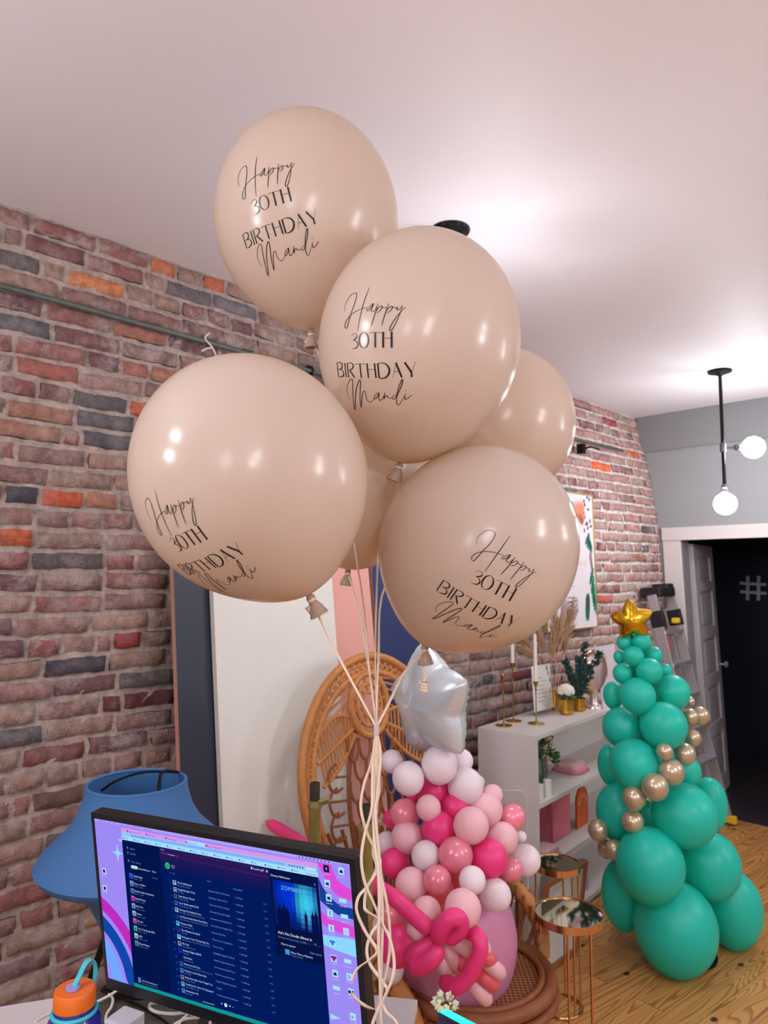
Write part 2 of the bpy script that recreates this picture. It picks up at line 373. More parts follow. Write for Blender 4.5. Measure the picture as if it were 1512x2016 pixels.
m = MB(); m.box((-1.8, 7.90, 1.5), (2.4, .08, 3)); m.box((-2.99, 6.8, 1.5), (.08, 2.2, 3)); m.box((-.6, 6.8, 1.5), (.08, 2.2, 3)); m.box((-1.8, 6.8, 3.02), (2.4, 2.28, .06))
struct(m.build('wall_hallway', M_navy, smooth=False))
m = MB(); p = on_y(1483, 1158, 7.855); a = .30
for dx in (-.052, .052): m.box((p.x+dx, 7.852, p.z), (.030, .012, .25), M=Matrix.Rotation(R(3), 3, 'Y'))
for dz in (-.044, .044): m.box((p.x, 7.85, p.z+dz), (.25, .014, .030), M=Matrix.Rotation(R(3), 3, 'Y'))
m.tube([(p.x+.30+.10*(1-math.cos(t)), 7.852, p.z+.095*math.sin(t)) for t in [R(x) for x in range(-100, 101, 20)]], .013)
m.tube([(p.x+.168, 7.852, p.z-.10), (p.x+.168, 7.852, p.z+.10)], .014)
tag(m.build('wall_lettering', mat('chalk_grey', (200, 198, 210), .8), smooth=False), 'grey hash sign and letters on the dark wall beyond the doorway', 'lettering')

# the open panelled door in the room beyond
q0t, q0b, q1t, q1b = on_y(1362, 1050, 5.80), on_y(1403, 1560, 5.80), on_y(1400, 1060, 6.5), on_y(1436, 1525, 6.5)
q0t.z = q1t.z = HD-.02; q0b.z = q1b.z = .012
nrm = (q1b-q0b).cross(Vector((0, 0, 1))).normalized(); th = nrm*-.035
def dq(a, b): lo = q0b.lerp(q1b, a); hi = q0t.lerp(q1t, a); return lo.lerp(hi, b)
def dpan(mb, a0, a1, b0, b1, t0, t1, mi=0):
    c = [dq(a0, b0), dq(a1, b0), dq(a1, b1), dq(a0, b1)]; mb.hexa([p+nrm*t0 for p in c] + [p+nrm*t1 for p in c], mi)
M_door = mat('grey_door_paint', (176, 170, 174), .5)
m = MB(); dpan(m, 0, 1, 0, 1, -.04, -.012)
for a0, a1 in ((0, .17), (.83, 1)): dpan(m, a0, a1, 0, 1, -.012, .004)
rails = [0, .10, .27, .315, .485, .53, .70, .745, .90, 1.0]
for b0, b1 in ((0, .07), (.24, .285), (.43, .475), (.62, .665), (.81, .85), (.95, 1)): dpan(m, .17, .83, b0, b1, -.012, .004)
for b0, b1 in ((.085, .225), (.30, .415), (.49, .605), (.68, .795), (.865, .935)): dpan(m, .25, .75, b0, b1, -.012, -.004)
door = m.build('door_1', M_door, smooth=False, bevel=.002); struct(door)
kp = dq(.93, .50); kd = (q1b-q0b).normalized()
K = Matrix((kd.cross(Vector((0, 0, 1))), Vector((0, 0, 1)), nrm)).transposed()
MB().lathe([(.012, 0), (.010, .02), (.011, .035), (.026, .042), (.029, .055), (.020, .066), (0, .068)], kp+nrm*.004, 16, Matrix((kd, nrm.cross(kd), nrm)).transposed()).build('door_knob', mat('door_knob_metal', (190, 186, 186), .3, .6), door)

# ------------------------------------------------------------------ pendants
M_black = mat('black_iron', (22, 24, 26), .32, .5)
M_steel = mat('galvanised_pipe', (120, 124, 126), .35, .9)
M_bulb = glow('lit_bulb', (250, 249, 255), BULB_POWER)
def zpix(x, y, v): h = (y-x)*_q; return CAM_H + h*math.tan(PITCH + math.atan((1008-v)/FPX))
def pendant(x, y, zs, zd, arms, label, glass=None):
    t = thing('pendant_light', label, 'light', (x, y, CZ), 'bare bulb pipe pendants')
    MB().lathe([(.02, -.03), (.03, -.022), (.05, -.018), (.07, -.012), (.074, -.004), (.072, 0)], (x, y, CZ-.0005)).build('canopy', M_black, t)
    MB().tube([(x, y, CZ-.01), (x, y, zd+.09)], .011, 12).build('pipe', M_black, t)
    m = MB().lathe([(.016, zs-.03), (.019, zs-.02), (.019, zs+.02), (.016, zs+.03)], (x, y, 0), 12)
    for a in arms:
        m.tube([(x, y, zs), (x+a[0]*.075, y+a[1]*.075, zs)], .010, 10)
    m.build('pipe_tee', M_steel, t)
    D = Vector((0, 0, -1))
    for o, d in [(Vector((x, y, zd+.10)), D)] + [(Vector((x+a[0]*.07, y+a[1]*.07, zs)), Vector((a[0], a[1], 0))) for a in arms]:
        u = d.orthogonal().normalized(); M = Matrix((u, d.cross(u), d)).transposed()
        s = MB().lathe([(.012, 0), (.018, .004), (.018, .014), (.022, .016), (.022, .022), (.020, .024), (.022, .028), (.020, .032), (.022, .036), (.020, .042), (.021, .05)], o, 20, M).build('socket', M_steel, t)
        g = [(.017, .048), (.019, .06)] + [(.068*math.sin(a), .122-.068*math.cos(a)) for a in [R(q) for q in range(22, 181, 12)]] + [(0, .19)]
        part(MB().lathe(g, o, 24, M).build('bulb', glass or M_bulb, s), 'glowing round bulb')
    return t
p2_ = on_z(1417, 730, CZ); x2, y2 = p2_.x, p2_.y
pendant(x2, y2, zpix(x2, y2, 881), zpix(x2, y2, 985), [(_q, _q)], 'black pipe pendant with two lit bulbs before the grey wall', glow('lit_bulb_soft', (250, 249, 255), BULB_POWER*.6))
p1_ = on_z(887, 452, CZ); x1, y1 = p1_.x, p1_.y; dzs = CZ-zpix(x2, y2, 881); dzd = CZ-zpix(x2, y2, 985)
pendant(x1, y1, CZ-dzs, CZ-dzd, [(_q, _q)], 'black ceiling pendant above and behind the beige birthday balloons', glow('lit_bulb_dimmer', (250, 249, 255), BULB_POWER*.29))
for k, (x, y) in enumerate(((x1+.1, y1-2.9), (1.25, 4.5), (1.25, 1.9), (1.25, -.8), (1.25, -2.9))):
    pendant(x, y, CZ-dzs, CZ-dzd, [(_q, _q)], ['lit pipe pendant behind the desk corner', 'lit pipe pendant by the right wall near the grey end wall', 'lit pipe pendant by the right wall, mid room', 'lit pipe pendant by the right wall, nearer the shop front', 'lit pipe pendant by the right wall at the shop front'][k])

# ------------------------------------------------------------------ conduit on the brick
m = MB(); a, b = on_x(0, 568, WX+.045), on_x(1222, 888, WX+.10); ext = a + (a-b).normalized()*1.2
pts = [ext.lerp(b, i/24) for i in range(25)]
for p in pts: p.x = WX + .045 + bulge(p.y, p.z) + .002*math.sin(p.y*9)
cd = thing('conduit_pipe', 'long thin grey metal pipe running along the brick wall', 'pipe', pts[0])
m.tube(pts, .011, 10).build('pipe', mat('weathered_pipe', (96, 104, 100), .5, .4, noise=.25, nscale=30), cd)
for i in (4, 11, 20):
    p = pts[i]; m = MB().box((p.x-.02, p.y, p.z), (.045, .025, .05)); m.tube([(p.x, p.y, p.z+.02), (p.x+.025, p.y, p.z), (p.x, p.y, p.z-.02)], .004); m.build('bracket', M_black, cd)
hb = on_x(1152, 883, WX+.16)
m = MB(); m.box((hb.x-.03, hb.y, hb.z), (.05, .04, .07)); m.tube([hb, hb+Vector((.03, .02, .01)), hb+Vector((.02, .16, .015))], .007)
tag(m.build('wall_hook', M_black), 'small black iron hook on the brick wall above the leaf poster', 'hook')
sp = on_x(408, 668, WX+.075); M_string = mat('white_string', (226, 214, 200), .8)
m = MB(); m.tube(spline([sp+Vector((0, .01, .03)), sp+Vector((0, -.01, 0)), sp+Vector((.01, .02, -.035)), sp+Vector((.0, .06, -.10)), sp+Vector((0, .07, -.2))]), .0035, 6)
m.tube(spline([sp+Vector((.008, .02, -.033)), sp+Vector((.01, -.01, -.045)), sp+Vector((.01, -.03, -.06))]), .0035, 6)
tag(m.build('string_scrap', M_string), 'scrap of white string tied over the pipe above the left balloon', 'string')

# ------------------------------------------------------------------ arched backdrop panels
def arch(name, label, y0, y1, h, layer, m_, edge, th=.028):
    s = .12; xb = -2.31 + layer
    if y1 - y0 < .05: return
    w = (y1-y0)/2; cy = (y0+y1)/2; ez = Vector((-s, 0, 1)).normalized(); nx = Vector((1, 0, s)).normalized()
    poly = [(-w, 0), (w, 0)] + [(w*math.cos(R(a)), h-w+w*math.sin(R(a))) for a in range(0, 181, 6)]
    M = MB(); o = Vector((xb, cy, .006)); ey = Vector((0, 1, 0)); n = len(poly)
    F_ = [o + ey*x + ez*z for x, z in poly]; B_ = [p - nx*th for p in F_]
    M.add(F_+B_, [tuple(range(n)), tuple(range(n, 2*n))[::-1]], 0)
    M.add(F_+B_, [(i, i+n, (i+1) % n+n, (i+1) % n) for i in range(n)], 1)
    ob = M.build(name, [m_, edge], smooth=False); tag(ob, label, 'backdrop panel', None)
edge = mat('raw_panel_edge', (190, 140, 122), .6)
arch('backdrop_panel', 'dark slate blue arched backdrop panel nearest the blue lampshade', 1.375, 2.02, 2.30, .0, mat('slate_blue_panel', (40, 49, 64), .42), edge)
arch('backdrop_panel', 'tall cream white arched backdrop panel between the slate and pink panels', 1.525, 2.15, 2.15, .035, mat('cream_canvas', (224, 224, 216), .75, noise=.04, nscale=60), mat('cream_edge', (214, 208, 200), .7))
arch('backdrop_panel', 'dusty pink arched backdrop panel rising behind the wicker chair', 2.035, 2.42, 2.28, .0, mat('pink_panel', (228, 168, 156), .6), mat('pink_edge', (216, 150, 140), .6), .03)
arch('backdrop_panel', 'deep navy blue arched backdrop panel behind the wicker chair and white star', 2.44, 2.84, 1.98, .0, mat('navy_panel', (26, 44, 96), .5), edge)

# ------------------------------------------------------------------ blue fabric lampshade on tripod
L0 = at(270, 1540, 1.98); lz = L0.z; lx, ly = L0.x, L0.y
lamp = thing('tripod_lamp', 'blue fabric hourglass lampshade on black tripod behind the monitor', 'lamp', (lx, ly, 0))
prof = [(.243, -.175), (.212, -.145), (.176, -.11), (.152, -.07), (.139, -.03), (.134, 0)]
outer = [(.085, -.37), (.098, -.34), (.118, -.30), (.15, -.265), (.20, -.238), (.243, -.218), (.256, -.198)]
P_ = [(r, z) for r, z in outer+prof]; inner = [(r-.004, z) for r, z in P_][::-1]
M_shade = mat('blue_stretch_fabric', (64, 112, 168), .75, bump=.1, bscale=300)
MB().lathe(P_+[(.134, .003), (.130, .003)]+inner[:-3], (lx, ly, lz), 64).build('lamp_shade', M_shade, lamp)
m = MB(); m.tube([(lx+.131*math.cos(a), ly+.131*math.sin(a), lz) for a in [R(x) for x in range(0, 360, 8)]], .0045, 6, True); m.build('shade_ring', M_shade, lamp)
m = MB()
c0 = Vector((lx, ly, lz))
m.tube(spline([at(200, 1556, 1.95), at(232, 1536, 1.95), at(285, 1520, 1.98), c0+Vector((.0, .125, .004))]), .0035, 6)
m.tube(spline([c0+Vector((0, .125, .004)), at(318, 1522, 2.0), c0+Vector((.06, .03, -.05)), c0+Vector((.03, .0, -.2))]), .0045, 6)
m.build('shade_wire', M_black, lamp)
m = MB(); m.tube([(lx, ly, lz-.05), (lx, ly, .62)], .012, 10); m.build('pole', M_black, lamp)
for a in (R(200), R(320), R(80)):
    MB().tube([(lx+.02*math.cos(a), ly+.02*math.sin(a), .98 if a < R(210) and a > R(190) else .9), (lx+.42*math.cos(a), ly+.42*math.sin(a), .01)], .011, 8).build('leg', M_black, lamp)

# ------------------------------------------------------------------ desk, monitor
MW = Vector((.94489507, .32684811, .01853717)); MU = Vector((.0264798, -.13274422, .99079654)); MN = MW.cross(MU).normalized()
MO = Vector((-1.4879, .6398, 1.3143))
DZ = .905
m = MB(); dd = [(p.x, p.y) for p in (on_z(-60, 2075, DZ), on_z(-20, 2050, DZ))] + [(-.9, -.42), (-.58, -.34)] + [(p.x, p.y) for p in (on_z(800, 2050, DZ), on_z(742, 1970, DZ), on_z(330, 1880, DZ), on_z(208, 1943, DZ))]
dd = [dd[0]] + [(-1.45, -.35)] + dd[2:]
M_top = mat('mottled_dark_worktop', (84, 76, 60), .3, noise=.95, nscale=11, coat=.2)
desk = thing('desk', 'counter with mottled dark worktop under the monitor and water bottle', 'desk', (-1.3, .2, 0))
m.prism(dd, (0, 0, DZ-.035), (1, 0, 0), (0, 1, 0), (0, 0, .035)); m.build('desk_top', M_top, desk, smooth=False, bevel=.003)
m = MB()
for x, y in ((-1.35, -.25), (-.68, -.25), (-.95, .75), (-1.42, .55)):
    MB().box((x, y, (DZ-.035)/2), (.06, .06, DZ-.035)).build('leg', M_black, desk, smooth=False)
Pm = lambda x, y, t=0: MO + MW*x - MU*y + MN*t
W_, H_ = .614, .366
mon = thing('computer_monitor', 'black desktop monitor showing a music player on a lilac desktop', 'monitor', Pm(W_/2, H_+.02, -.08))
M_bez = mat('monitor_black_plastic', (24, 24, 30), .4)
def slab(mb, x0, x1, y0, y1, t0, t1, mi=0):
    c = [Pm(x0, y1, t0), Pm(x1, y1, t0), Pm(x1, y0, t0), Pm(x0, y0, t0)]; mb.hexa(c+[Pm(x0, y1, t1), Pm(x1, y1, t1), Pm(x1, y0, t1), Pm(x0, y0, t1)], mi)
m = MB(); slab(m, 0, .0075, 0, H_, -.006, .0015); slab(m, W_-.0125, W_, 0, H_, -.006, .0015); slab(m, .0075, W_-.0125, 0, .0112, -.006, .0015); slab(m, .0075, W_-.0125, .3442, H_, -.006, .0015)
m.build('bezel', M_bez, mon, smooth=False, bevel=.0008)
m = MB(); slab(m, 0, W_, 0, H_, -.028, -.006); slab(m, .1, W_-.1, .06, H_-.06, -.045, -.028); m.build('back_cover', M_bez, mon, smooth=False, bevel=.002)
bc = Pm(W_/2, H_*.6, -.045)
m = MB(); fx, fy = bc.x - MN.x*.05, bc.y - MN.y*.05
m.tube([bc, (fx, fy, bc.z-.03), (fx, fy, DZ+.01)], .018, 10); m.lathe([(.11, 0), (.11, .006), (.02, .012)], (fx, fy, DZ+.001), 28, sx=1.1, sy=.8)
m.build('stand', M_bez, mon)

# screen picture: flat pixels, everything on the one lit panel
S = MB(); SM = []; 
def sm(c, s=1.0):
    k = 'screen_%02x%02x%02x' % c
    g = glow(k, c, s)
    if g not in SM: SM.append(g)
    return SM.index(g)
def rect(x0, y0, x1, y1, c, l=1): S.add([Pm(x0, y1, l*.00012), Pm(x1, y1, l*.00012), Pm(x1, y0, l*.00012), Pm(x0, y0, l*.00012)], [(0, 1, 2, 3)], sm(c))
def poly(pts, c, l=1): S.add([Pm(x, y, l*.00012) for x, y in pts], [tuple(range(len(pts)))], sm(c))
def stxt(body, x, y, size, c, l=6, mw=None): put_text(S, body, Pm(x, y, l*.00012), MW, MU, size, sm(c), mw)
SX0, SX1, SY0, SY1 = .0075, .6015, .0112, .3442
LAV = (158, 138, 244); NV = (0, 26, 92)
rect(SX0, SY0, SX1, SY1, LAV, 0)
# wallpaper arcs, left
def arcband(r0, r1, c, cx=-.078, cy=.355):
    n = 14
    for i in range(n):
        xa, xb = SX0+(.0805-SX0)*i/n, SX0+(.0805-SX0)*(i+1)/n
        def yy(x, r): q = r*r-(x-cx)**2; return min(SY1, cy-math.sqrt(q)) if q > 0 else SY1
        a0, a1, b0, b1 = yy(xa, r1), yy(xb, r1), yy(xa, r0), yy(xb, r0)
        if min(b0-a0, b1-a1) <= 0 and max(b0-a0, b1-a1) <= 0: continue
        poly([(xa, b0), (xb, b1), (xb, a1), (xa, a0)], c, 1)
arcband(.175, .200, (190, 44, 190)); arcband(.139, .165, (16, 70, 168)); arcband(.100, .128, (110, 170, 255)); arcband(0, .09, (150, 120, 240)); 
def star4(x, y, r, c, q=.22):
    poly([(x, y-r*1.25), (x+r*q*.8, y-r*q), (x+r, y), (x+r*q*.8, y+r*q), (x, y+r*1.25), (x-r*q*.8, y+r*q), (x-r, y), (x-r*q*.8, y-r*q)], c, 2)
star4(.0653, .0745, .0155, (146, 226, 255)); poly([(.068, .0465), (.08, .0445), (.08, .0505)], (160, 220, 255), 2)
# wallpaper bands, right
def band(top, bot, c, x0=.5376, x1=.6015):
    def f(P, x):
        for (a, b), (e, g) in zip(P, P[1:]):
            if x <= e: return b+(g-b)*(x-a)/(e-a)
        return P[-1][1]
    n = 12
    for i in range(n):
        a, b = x0+(x1-x0)*i/n, x0+(x1-x0)*(i+1)/n
        t0, t1, b0, b1 = f(top, a), f(top, b), f(bot, a), f(bot, b)
        if b0 > t0 or b1 > t1: poly([(a, max(b0, t0)), (b, max(b1, t1)), (b, t1), (a, t0)], c, 1)
band([(.537, .0178), (.567, .0178), (.568, .030), (.5758, .045), (.597, .0543), (.602, .0543)], [(.537, .0178), (.548, .0379), (.5565, .0556), (.5718, .0705), (.602, .075)], (222, 74, 214))
band([(.537, .043), (.5443, .0607), (.5581, .0759), (.5722, .0851), (.602, .088)], [(.537, .0848), (.553, .0946), (.5689, .1033), (.602, .1068)], (20, 62, 150))
band([(.537, .1035), (.5514, .1126), (.602, .119)], [(.537, .124), (.5498, .1307), (.5662, .1348), (.602, .138)], (222, 74, 214))
band([(.537, .1447), (.602, .141)], [(.537, .1625), (.5633, .1678), (.602, .1715)], (140, 214, 255))
poly([(.5405, .2831), (.5602, .2875), (.5404, .2936)], (160, 220, 255), 2)
icons = [(.5549, .0264), (.584, .026), (.5548, .0522), (.5554, .0771), (.5828, .0773), (.5556, .1037), (.5837, .1041), (.5557, .1302), (.5847, .1303), (.5557, .1554), (.5561, .1827), (.5832, .1819), (.5562, .2093), (.5844, .2087), (.5565, .2345), (.5851, .235), (.585, .2777)]
rnd = random.Random(3)
for i, (x, y) in enumerate(icons):
    w, h = (.0055, .0062) if i not in (4, 6, 11, 14) else (.007, .0035)
    rect(x-w, y-h, x+w, y+h, (170, 226, 255) if i not in (0,) else (20, 24, 60), 2)
    c = [(10, 16, 50), (20, 30, 80), (30, 40, 90)][i % 3]
    if i in (9, 10): 
        cc = (50, 130, 230) if i == 9 else (120, 50, 110)
        for ox, oy in ((-.0025, -.002), (.0025, -.002), (0, .0018)): S.add([Pm(x+ox+.003*math.cos(a), y+oy+.003*math.sin(a), .0004) for a in [R(k) for k in range(0, 360, 45)]][::-1], [tuple(range(8))], sm(cc))
    elif w > .006: pass
    elif i in (5, 7): rect(x-.0008, y-.004, x+.0008, y+.004, c, 3)
    elif i == 8: rect(x-.0035, y-.0045, x+.0035, y+.0045, (200, 190, 255), 3)
    elif i == 13: stxt('R', x-.003, y+.004, .011, (60, 120, 200))
    elif i in (0, 15): rect(x-.005, y-.003, x-.001, y+.003, c, 3); rect(x+.0015, y-.003, x+.005, y+.003, c, 3); rect(x-.001, y-.002, x+.0015, y+.002, (120, 200, 240), 3)
    elif i == 16: stxt('B', x-.003, y+.003, .008, c)
    else: poly([(x-.0035, y+.003), (x-.002, y-.003), (x, y-.001), (x+.002, y-.0035), (x+.0035, y+.0035)], c, 3)
    rect(x-.007, y+.0095, x+.007, y+.0104, (206, 190, 255), 2)
for x, y in ((.0225, .1185), (.0205, .1545)): rect(x-.0055, y-.006, x+.0055, y+.006, (196, 214, 255), 2); rect(x-.003, y-.0035, x+.003, y+.0035, (36, 24, 84), 3); rect(x-.007, y+.009, x+.007, y+.0098, (206, 190, 255), 2)
# menu bar
rect(SX0, SY0, SX1, .0165, (176, 160, 255), 1)
xx = .0175; stxt('Chrome', xx, .0158, .0042, (50, 30, 110)); 
for wd in ('File', 'Edit', 'View', 'History', 'Bookmarks', 'Profiles', 'Tab', 'Window', 'Help'): xx += .0175 if len(wd) > 5 else .0125; stxt(wd, xx+.004, .0158, .0038, (70, 50, 130), mw=.013)
for i in range(9): rect(.50+i*.0075, .0130, .5025+i*.0075, .0155, (70, 56, 140), 3)
stxt('Tue Oct 17  4:36 PM', .5665, .0158, .0038, (50, 30, 110), mw=.031)
# browser window
AX0, AX1 = .0802, .5372
rect(AX0, .0205, AX1, .0285, (216, 150, 234), 2)
for i, c in enumerate(((255, 90, 150), (240, 160, 120), (110, 200, 150))): rect(AX0+.003+i*.004, .0235, AX0+.005+i*.004, .0255, c, 3)
rect(.2475, .0212, .292, .0285, (170, 220, 255), 3)
tabs = [(.10, 'Appointments - Today'), (.150, 'Inbox (2,148)'), (.20, 'Untitled design'), (.2505, 'Spotify - playlist'), (.2985, 'Disney - Halloween party')]
for x, t in tabs: rect(x-.004, .0235, x-.001, .0268, (60, 60, 130), 4); stxt(t, x, .0268, .0036, (70, 50, 120), mw=.036)
rect(AX0, .0285, AX1, .0365, (150, 196, 255), 2); rect(.105, .0300, .470, .0350, (130, 176, 250), 3); stxt('open.spotify.com/playlist', .108, .0345, .0036, (40, 60, 130))
rect(AX0, .0365, AX1, .0448, (164, 222, 255), 2)
for i, t in enumerate(('Home', 'Booking', 'Calendar', 'Canva', 'Drive', 'Square', 'Invoices', 'Quotes', 'Orders', 'Pricing', 'Emails', 'Bills', 'Balloons', 'Themes', 'Notes')): rect(.084+i*.0285, .0392, .0868+i*.0285, .0418, [(30, 60, 130), (20, 120, 120)][i % 4 == 3], 3); stxt(t, .0885+i*.0285, .0418, .0038, (40, 60, 120), mw=.02)
stxt('All Bookmarks', .513, .0424, .0036, (40, 60, 120)); rect(.513, .0305, .533, .0350, (190, 226, 255), 4)
for i in range(6): rect(.478+i*.0056, .0312, .4805+i*.0056, .0338, (30, 40, 100), 4)
# player
rect(AX0, .0448, AX1, .3370, NV, 2)
for i in range(7): c0_ = .0455+i*.0062; f = 1-i/7; rect(.178, c0_, .4335, c0_+.0062, (int(10+34*f), int(24+2*f), int(88+2*f)), 3)
poly([(.178, .0570), (.4335, .0605), (.4335, .0640), (.178, .0585)], (66, 26, 88), 4)
rect(AX0, .0448, .178, .3370, (2, 20, 74), 3); rect(.4365, .0452, .5365, .2010, (6, 18, 66), 3)
rect(AX0, .3370, AX1, .3442, (12, 150, 150), 3); rect(AX0, .3358, .30, .3370, (4, 16, 60), 4)
WH = (205, 222, 255); G1 = (96, 122, 190); G2 = (120, 150, 220)
stxt('Home', .1005, .0615, .0050, (120, 140, 200)); stxt('Search', .1005, .0715, .0050, (120, 140, 200)); stxt('Your Library', .1005, .0880, .0050, (110, 130, 190))
for y in (.0590, .0690, .0855): rect(.092, y-.002, .0955, y+.0025, (90, 112, 180), 5)
poly([(.1005, .0935), (.115, .0935), (.117, .0968), (.115, .100), (.1005, .100), (.0985, .0968)], (190, 240, 255), 5)
stxt('Playlists', .101, .0988, .0042, (10, 60, 70), 7); stxt('By Spotify', .1185, .0988, .0044, WH); stxt('By you', .1375, .0988, .0044, WH); stxt('Mixes', .154, .0988, .0044, WH); stxt('Recents', .154, .1110, .0040, G1)
lib = ['Liked Songs', 'Party or Bullet', 'Retail Store Playlist - Boutique Pop', "Barbie Party's", 'New Car', 'House', 'The Set', 'Your Top Songs 2022', '2023', 'Dance Dance']
lc = [(60, 90, 240), (110, 150, 220), (80, 120, 180), (220, 60, 190), (110, 170, 210), (150, 180, 220), (210, 80, 200), (60, 190, 160), (170, 200, 220), (90, 140, 170)]
for i, (t, c) in enumerate(zip(lib, lc)):
    y = .1155+i*.0152; rect(.0925, y-.0050, .1015, y+.0055, c, 5); poly([(.0935, y+.004), (.097, y-.003), (.1005, y+.004)], tuple(int(v*.55) for v in c), 6)
    stxt(t, .1035, y+.0008, .0050, WH, mw=.05); stxt('Playlist - studio', .1035, y+.0058, .0038, G1)
rect(.0925, .3225, .0995, .3330, (70, 130, 220), 5); stxt("Ain't No Doubt About It", .1025, .3285, .0040, WH); stxt('Milo Manheim, Meg Donnelly', .1025, .3335, .0034, G1, mw=.055)
S.add([Pm(.1955+.0062*math.cos(a), .0792+.0066*math.sin(a), .0007) for a in [R(k) for k in range(0, 360, 20)]][::-1], [tuple(range(18))], sm((24, 196, 120)))
rect(.1935, .0775, .1950, .0812, (6, 60, 60), 8); rect(.1962, .0775, .1977, .0812, (6, 60, 60), 8)
S.tube([Pm(.2095+dx, .0790+dy, .0008) for dx, dy in ((0, .004), (-.004, 0), (-.003, -.003), (0, -.0015), (.003, -.003), (.004, 0), (0, .004))], .0004, 4, mi=sm((150, 170, 220)))
poly([(.183, .0548), (.2, .0562), (.2, .0568), (.183, .0554)], (190, 90, 130), 6); rect(.2, .0560, .2165, .0567, (230, 220, 250), 6); rect(.2205, .0560, .2235, .0567, (150, 150, 210), 6)
stxt('< >', .181, .0515, .006, (200, 210, 250)); stxt('#   Title', .2, .0935, .0040, G1); stxt('Album', .2904, .0938, .0042, G1); stxt('Date added', .3516, .0985, .0042, G2)
stxt('Install App', .4005, .0530, .0050, WH); rect(.3955, .0490, .3985, .0530, WH, 6); rect(.421, .0490, .4235, .0525, G2, 6); poly([(.428, .0530), (.4325, .0530), (.4302, .0485)], WH, 6)
tr = ['This Is Halloween', "Oogie Boogie's Song", 'Calm Down Theme', 'Your Unfortunate Souls', 'Raising The Family Crown', 'One Way or Another (Hocus Pocus 2) New...', 'Monster Mash', 'The Witches Are Back', 'Be Prepared - From "The Lion King" / So...', 'My Year', 'Arabian Nights (2019)', 'Carmesina', 'Return to the Core', 'Friends on the Other Side', 'Mother Knows Best - From "Tangled" / So...', 'Cruella De Vil - From "101 Dalmatians"', 'Remember Me']
for i, t in enumerate(tr):
    y = .1095+i*.01325; x = .2105
    stxt(str(i+1), x-.0125-.002*(i > 8), y+.0022, .0044, G1); c = [(150, 170, 210), (130, 150, 200), (60, 90, 120), (40, 90, 190), (140, 160, 210), (30, 50, 130), (80, 180, 230), (30, 50, 150), (130, 190, 230), (140, 120, 190), (40, 40, 180), (10, 24, 90), (60, 90, 140), (40, 130, 220), (130, 110, 130), (90, 170, 190), (80, 120, 220)][i]
    rect(x-.005, y-.0040, x+.0035, y+.0050, c, 5); rect(x-.003, y-.0025, x+.0008, y+.0012, tuple(int(v*.5) for v in c), 6)
    stxt(t, x+.0062, y+.0005, .0050, WH, mw=.068); 
    stxt(['Danny Elfman, Cast', 'Ken Page', 'Various Artists'][i % 3] + (', Cast of the film and friends' if i in (4, 5, 8, 12) else ''), x+.0062, y+.0056, .0040, G1, mw=.068)
    if i > 15: continue
    xa = .2915; stxt(["Nightmare Before Christmas", "Halloween Classics Disco", "Calm Scary Theme Original", "The Little Mermaid Original", "Hocus Pocus the Original So..", "Hocus Pocus 2 Original Soun", "Monster Mash Hits", "Hocus Pocus 2 Original Sou", "The Lion King", "ZOMBIES Original TV Movie", "Aladdin Original Motion Pict", "The Haunted Original Score", "The Princess and the Frog", "Tangled Original Soundtrack", "Tangled", "The Greatest Hits Collection"][i], xa, y+.0030, .0042, G2, mw=.05)
    stxt('1 week ago', .3525, y+.0044, .0042, G2, mw=.018); stxt(['3:16', '3:21', '2:34', '4:52', '3:42', '3:01', '2:40', '1:48', '3:40', '2:50', '3:27', '4:19', '3:08', '2:54', '3:10', '2:43'][i], .4165, y+.0050, .0042, G1)
stxt('Disney Halloween', .4375, .0585, .0056, WH); stxt('x', .5275, .0600, .0080, G2)
# cover art: plain blue gradient with dark plain shapes and the title
for i in range(10):
    for j in range(10):
        xa, xb = .4405+.0091*i, .4405+.0091*(i+1); ya, yb = .0640+.0086*j, .0640+.0086*(j+1)
        g = max(0, 1-((i-7)/3.2)**2-((j-3.5)/6.)**2); g2 = max(0, 1-((i-3)/4)**2-((j-2)/6)**2)
        rect(xa, ya, xb, yb, (int(4+60*g), int(30+170*g+20*g2), int(110+130*max(g, g2*.8))), 5)
for x, w, h in ((.452, .006, .045), (.461, .005, .05), (.468, .004, .044), (.506, .003, .045), (.520, .0032, .048), (.527, .0036, .05)):
    poly([(x-w, .150), (x+w*.8, .150), (x+w, .150-h*.7), (x+w*.35, .150-h*.8), (x, .150-h), (x-w*.35, .150-h*.8), (x-w, .150-h*.7)], (8, 14, 70), 6)
stxt('ZOMBIES 3', .4575, .0790, .0105, (110, 190, 236), 7, .062)
rect(.4405, .146, .5315, .1520, (4, 16, 66), 6)
stxt("Ain't No Doubt About It", .4435, .1615, .0070, (235, 242, 255)); stxt('Milo Manheim, Meg Donnelly, ZOMBIES - C...', .4435, .1690, .0048, G1, mw=.068); stxt('<3  ...', .517, .168, .006, G2)
stxt('Next in queue', .4485, .1805, .0052, WH); stxt('Open queue', .508, .1840, .0048, G2); rect(.456, .187, .4655, .1965, (60, 150, 220), 5); stxt('More Than a Mystery', .4680, .1925, .0052, WH); stxt('Meg Donnelly', .4680, .1975, .0044, G1)
S.add([Pm(.3111+.0036*math.cos(a), .3255+.0038*math.sin(a), .0007) for a in [R(k) for k in range(0, 360, 24)]][::-1], [tuple(range(15))], sm((190, 230, 255)))
rect(.3005, .3235, .3025, .3265, WH, 5); rect(.3195, .3235, .3220, .3265, WH, 5); rect(.327, .3240, .3290, .3262, G2, 5); rect(.2555, .3318, .2835, .3326, WH, 5)
scr = S.build('screen', SM, mon, smooth=False); part(scr, 'lit screen with a dark blue music player window over lilac wallpaper')
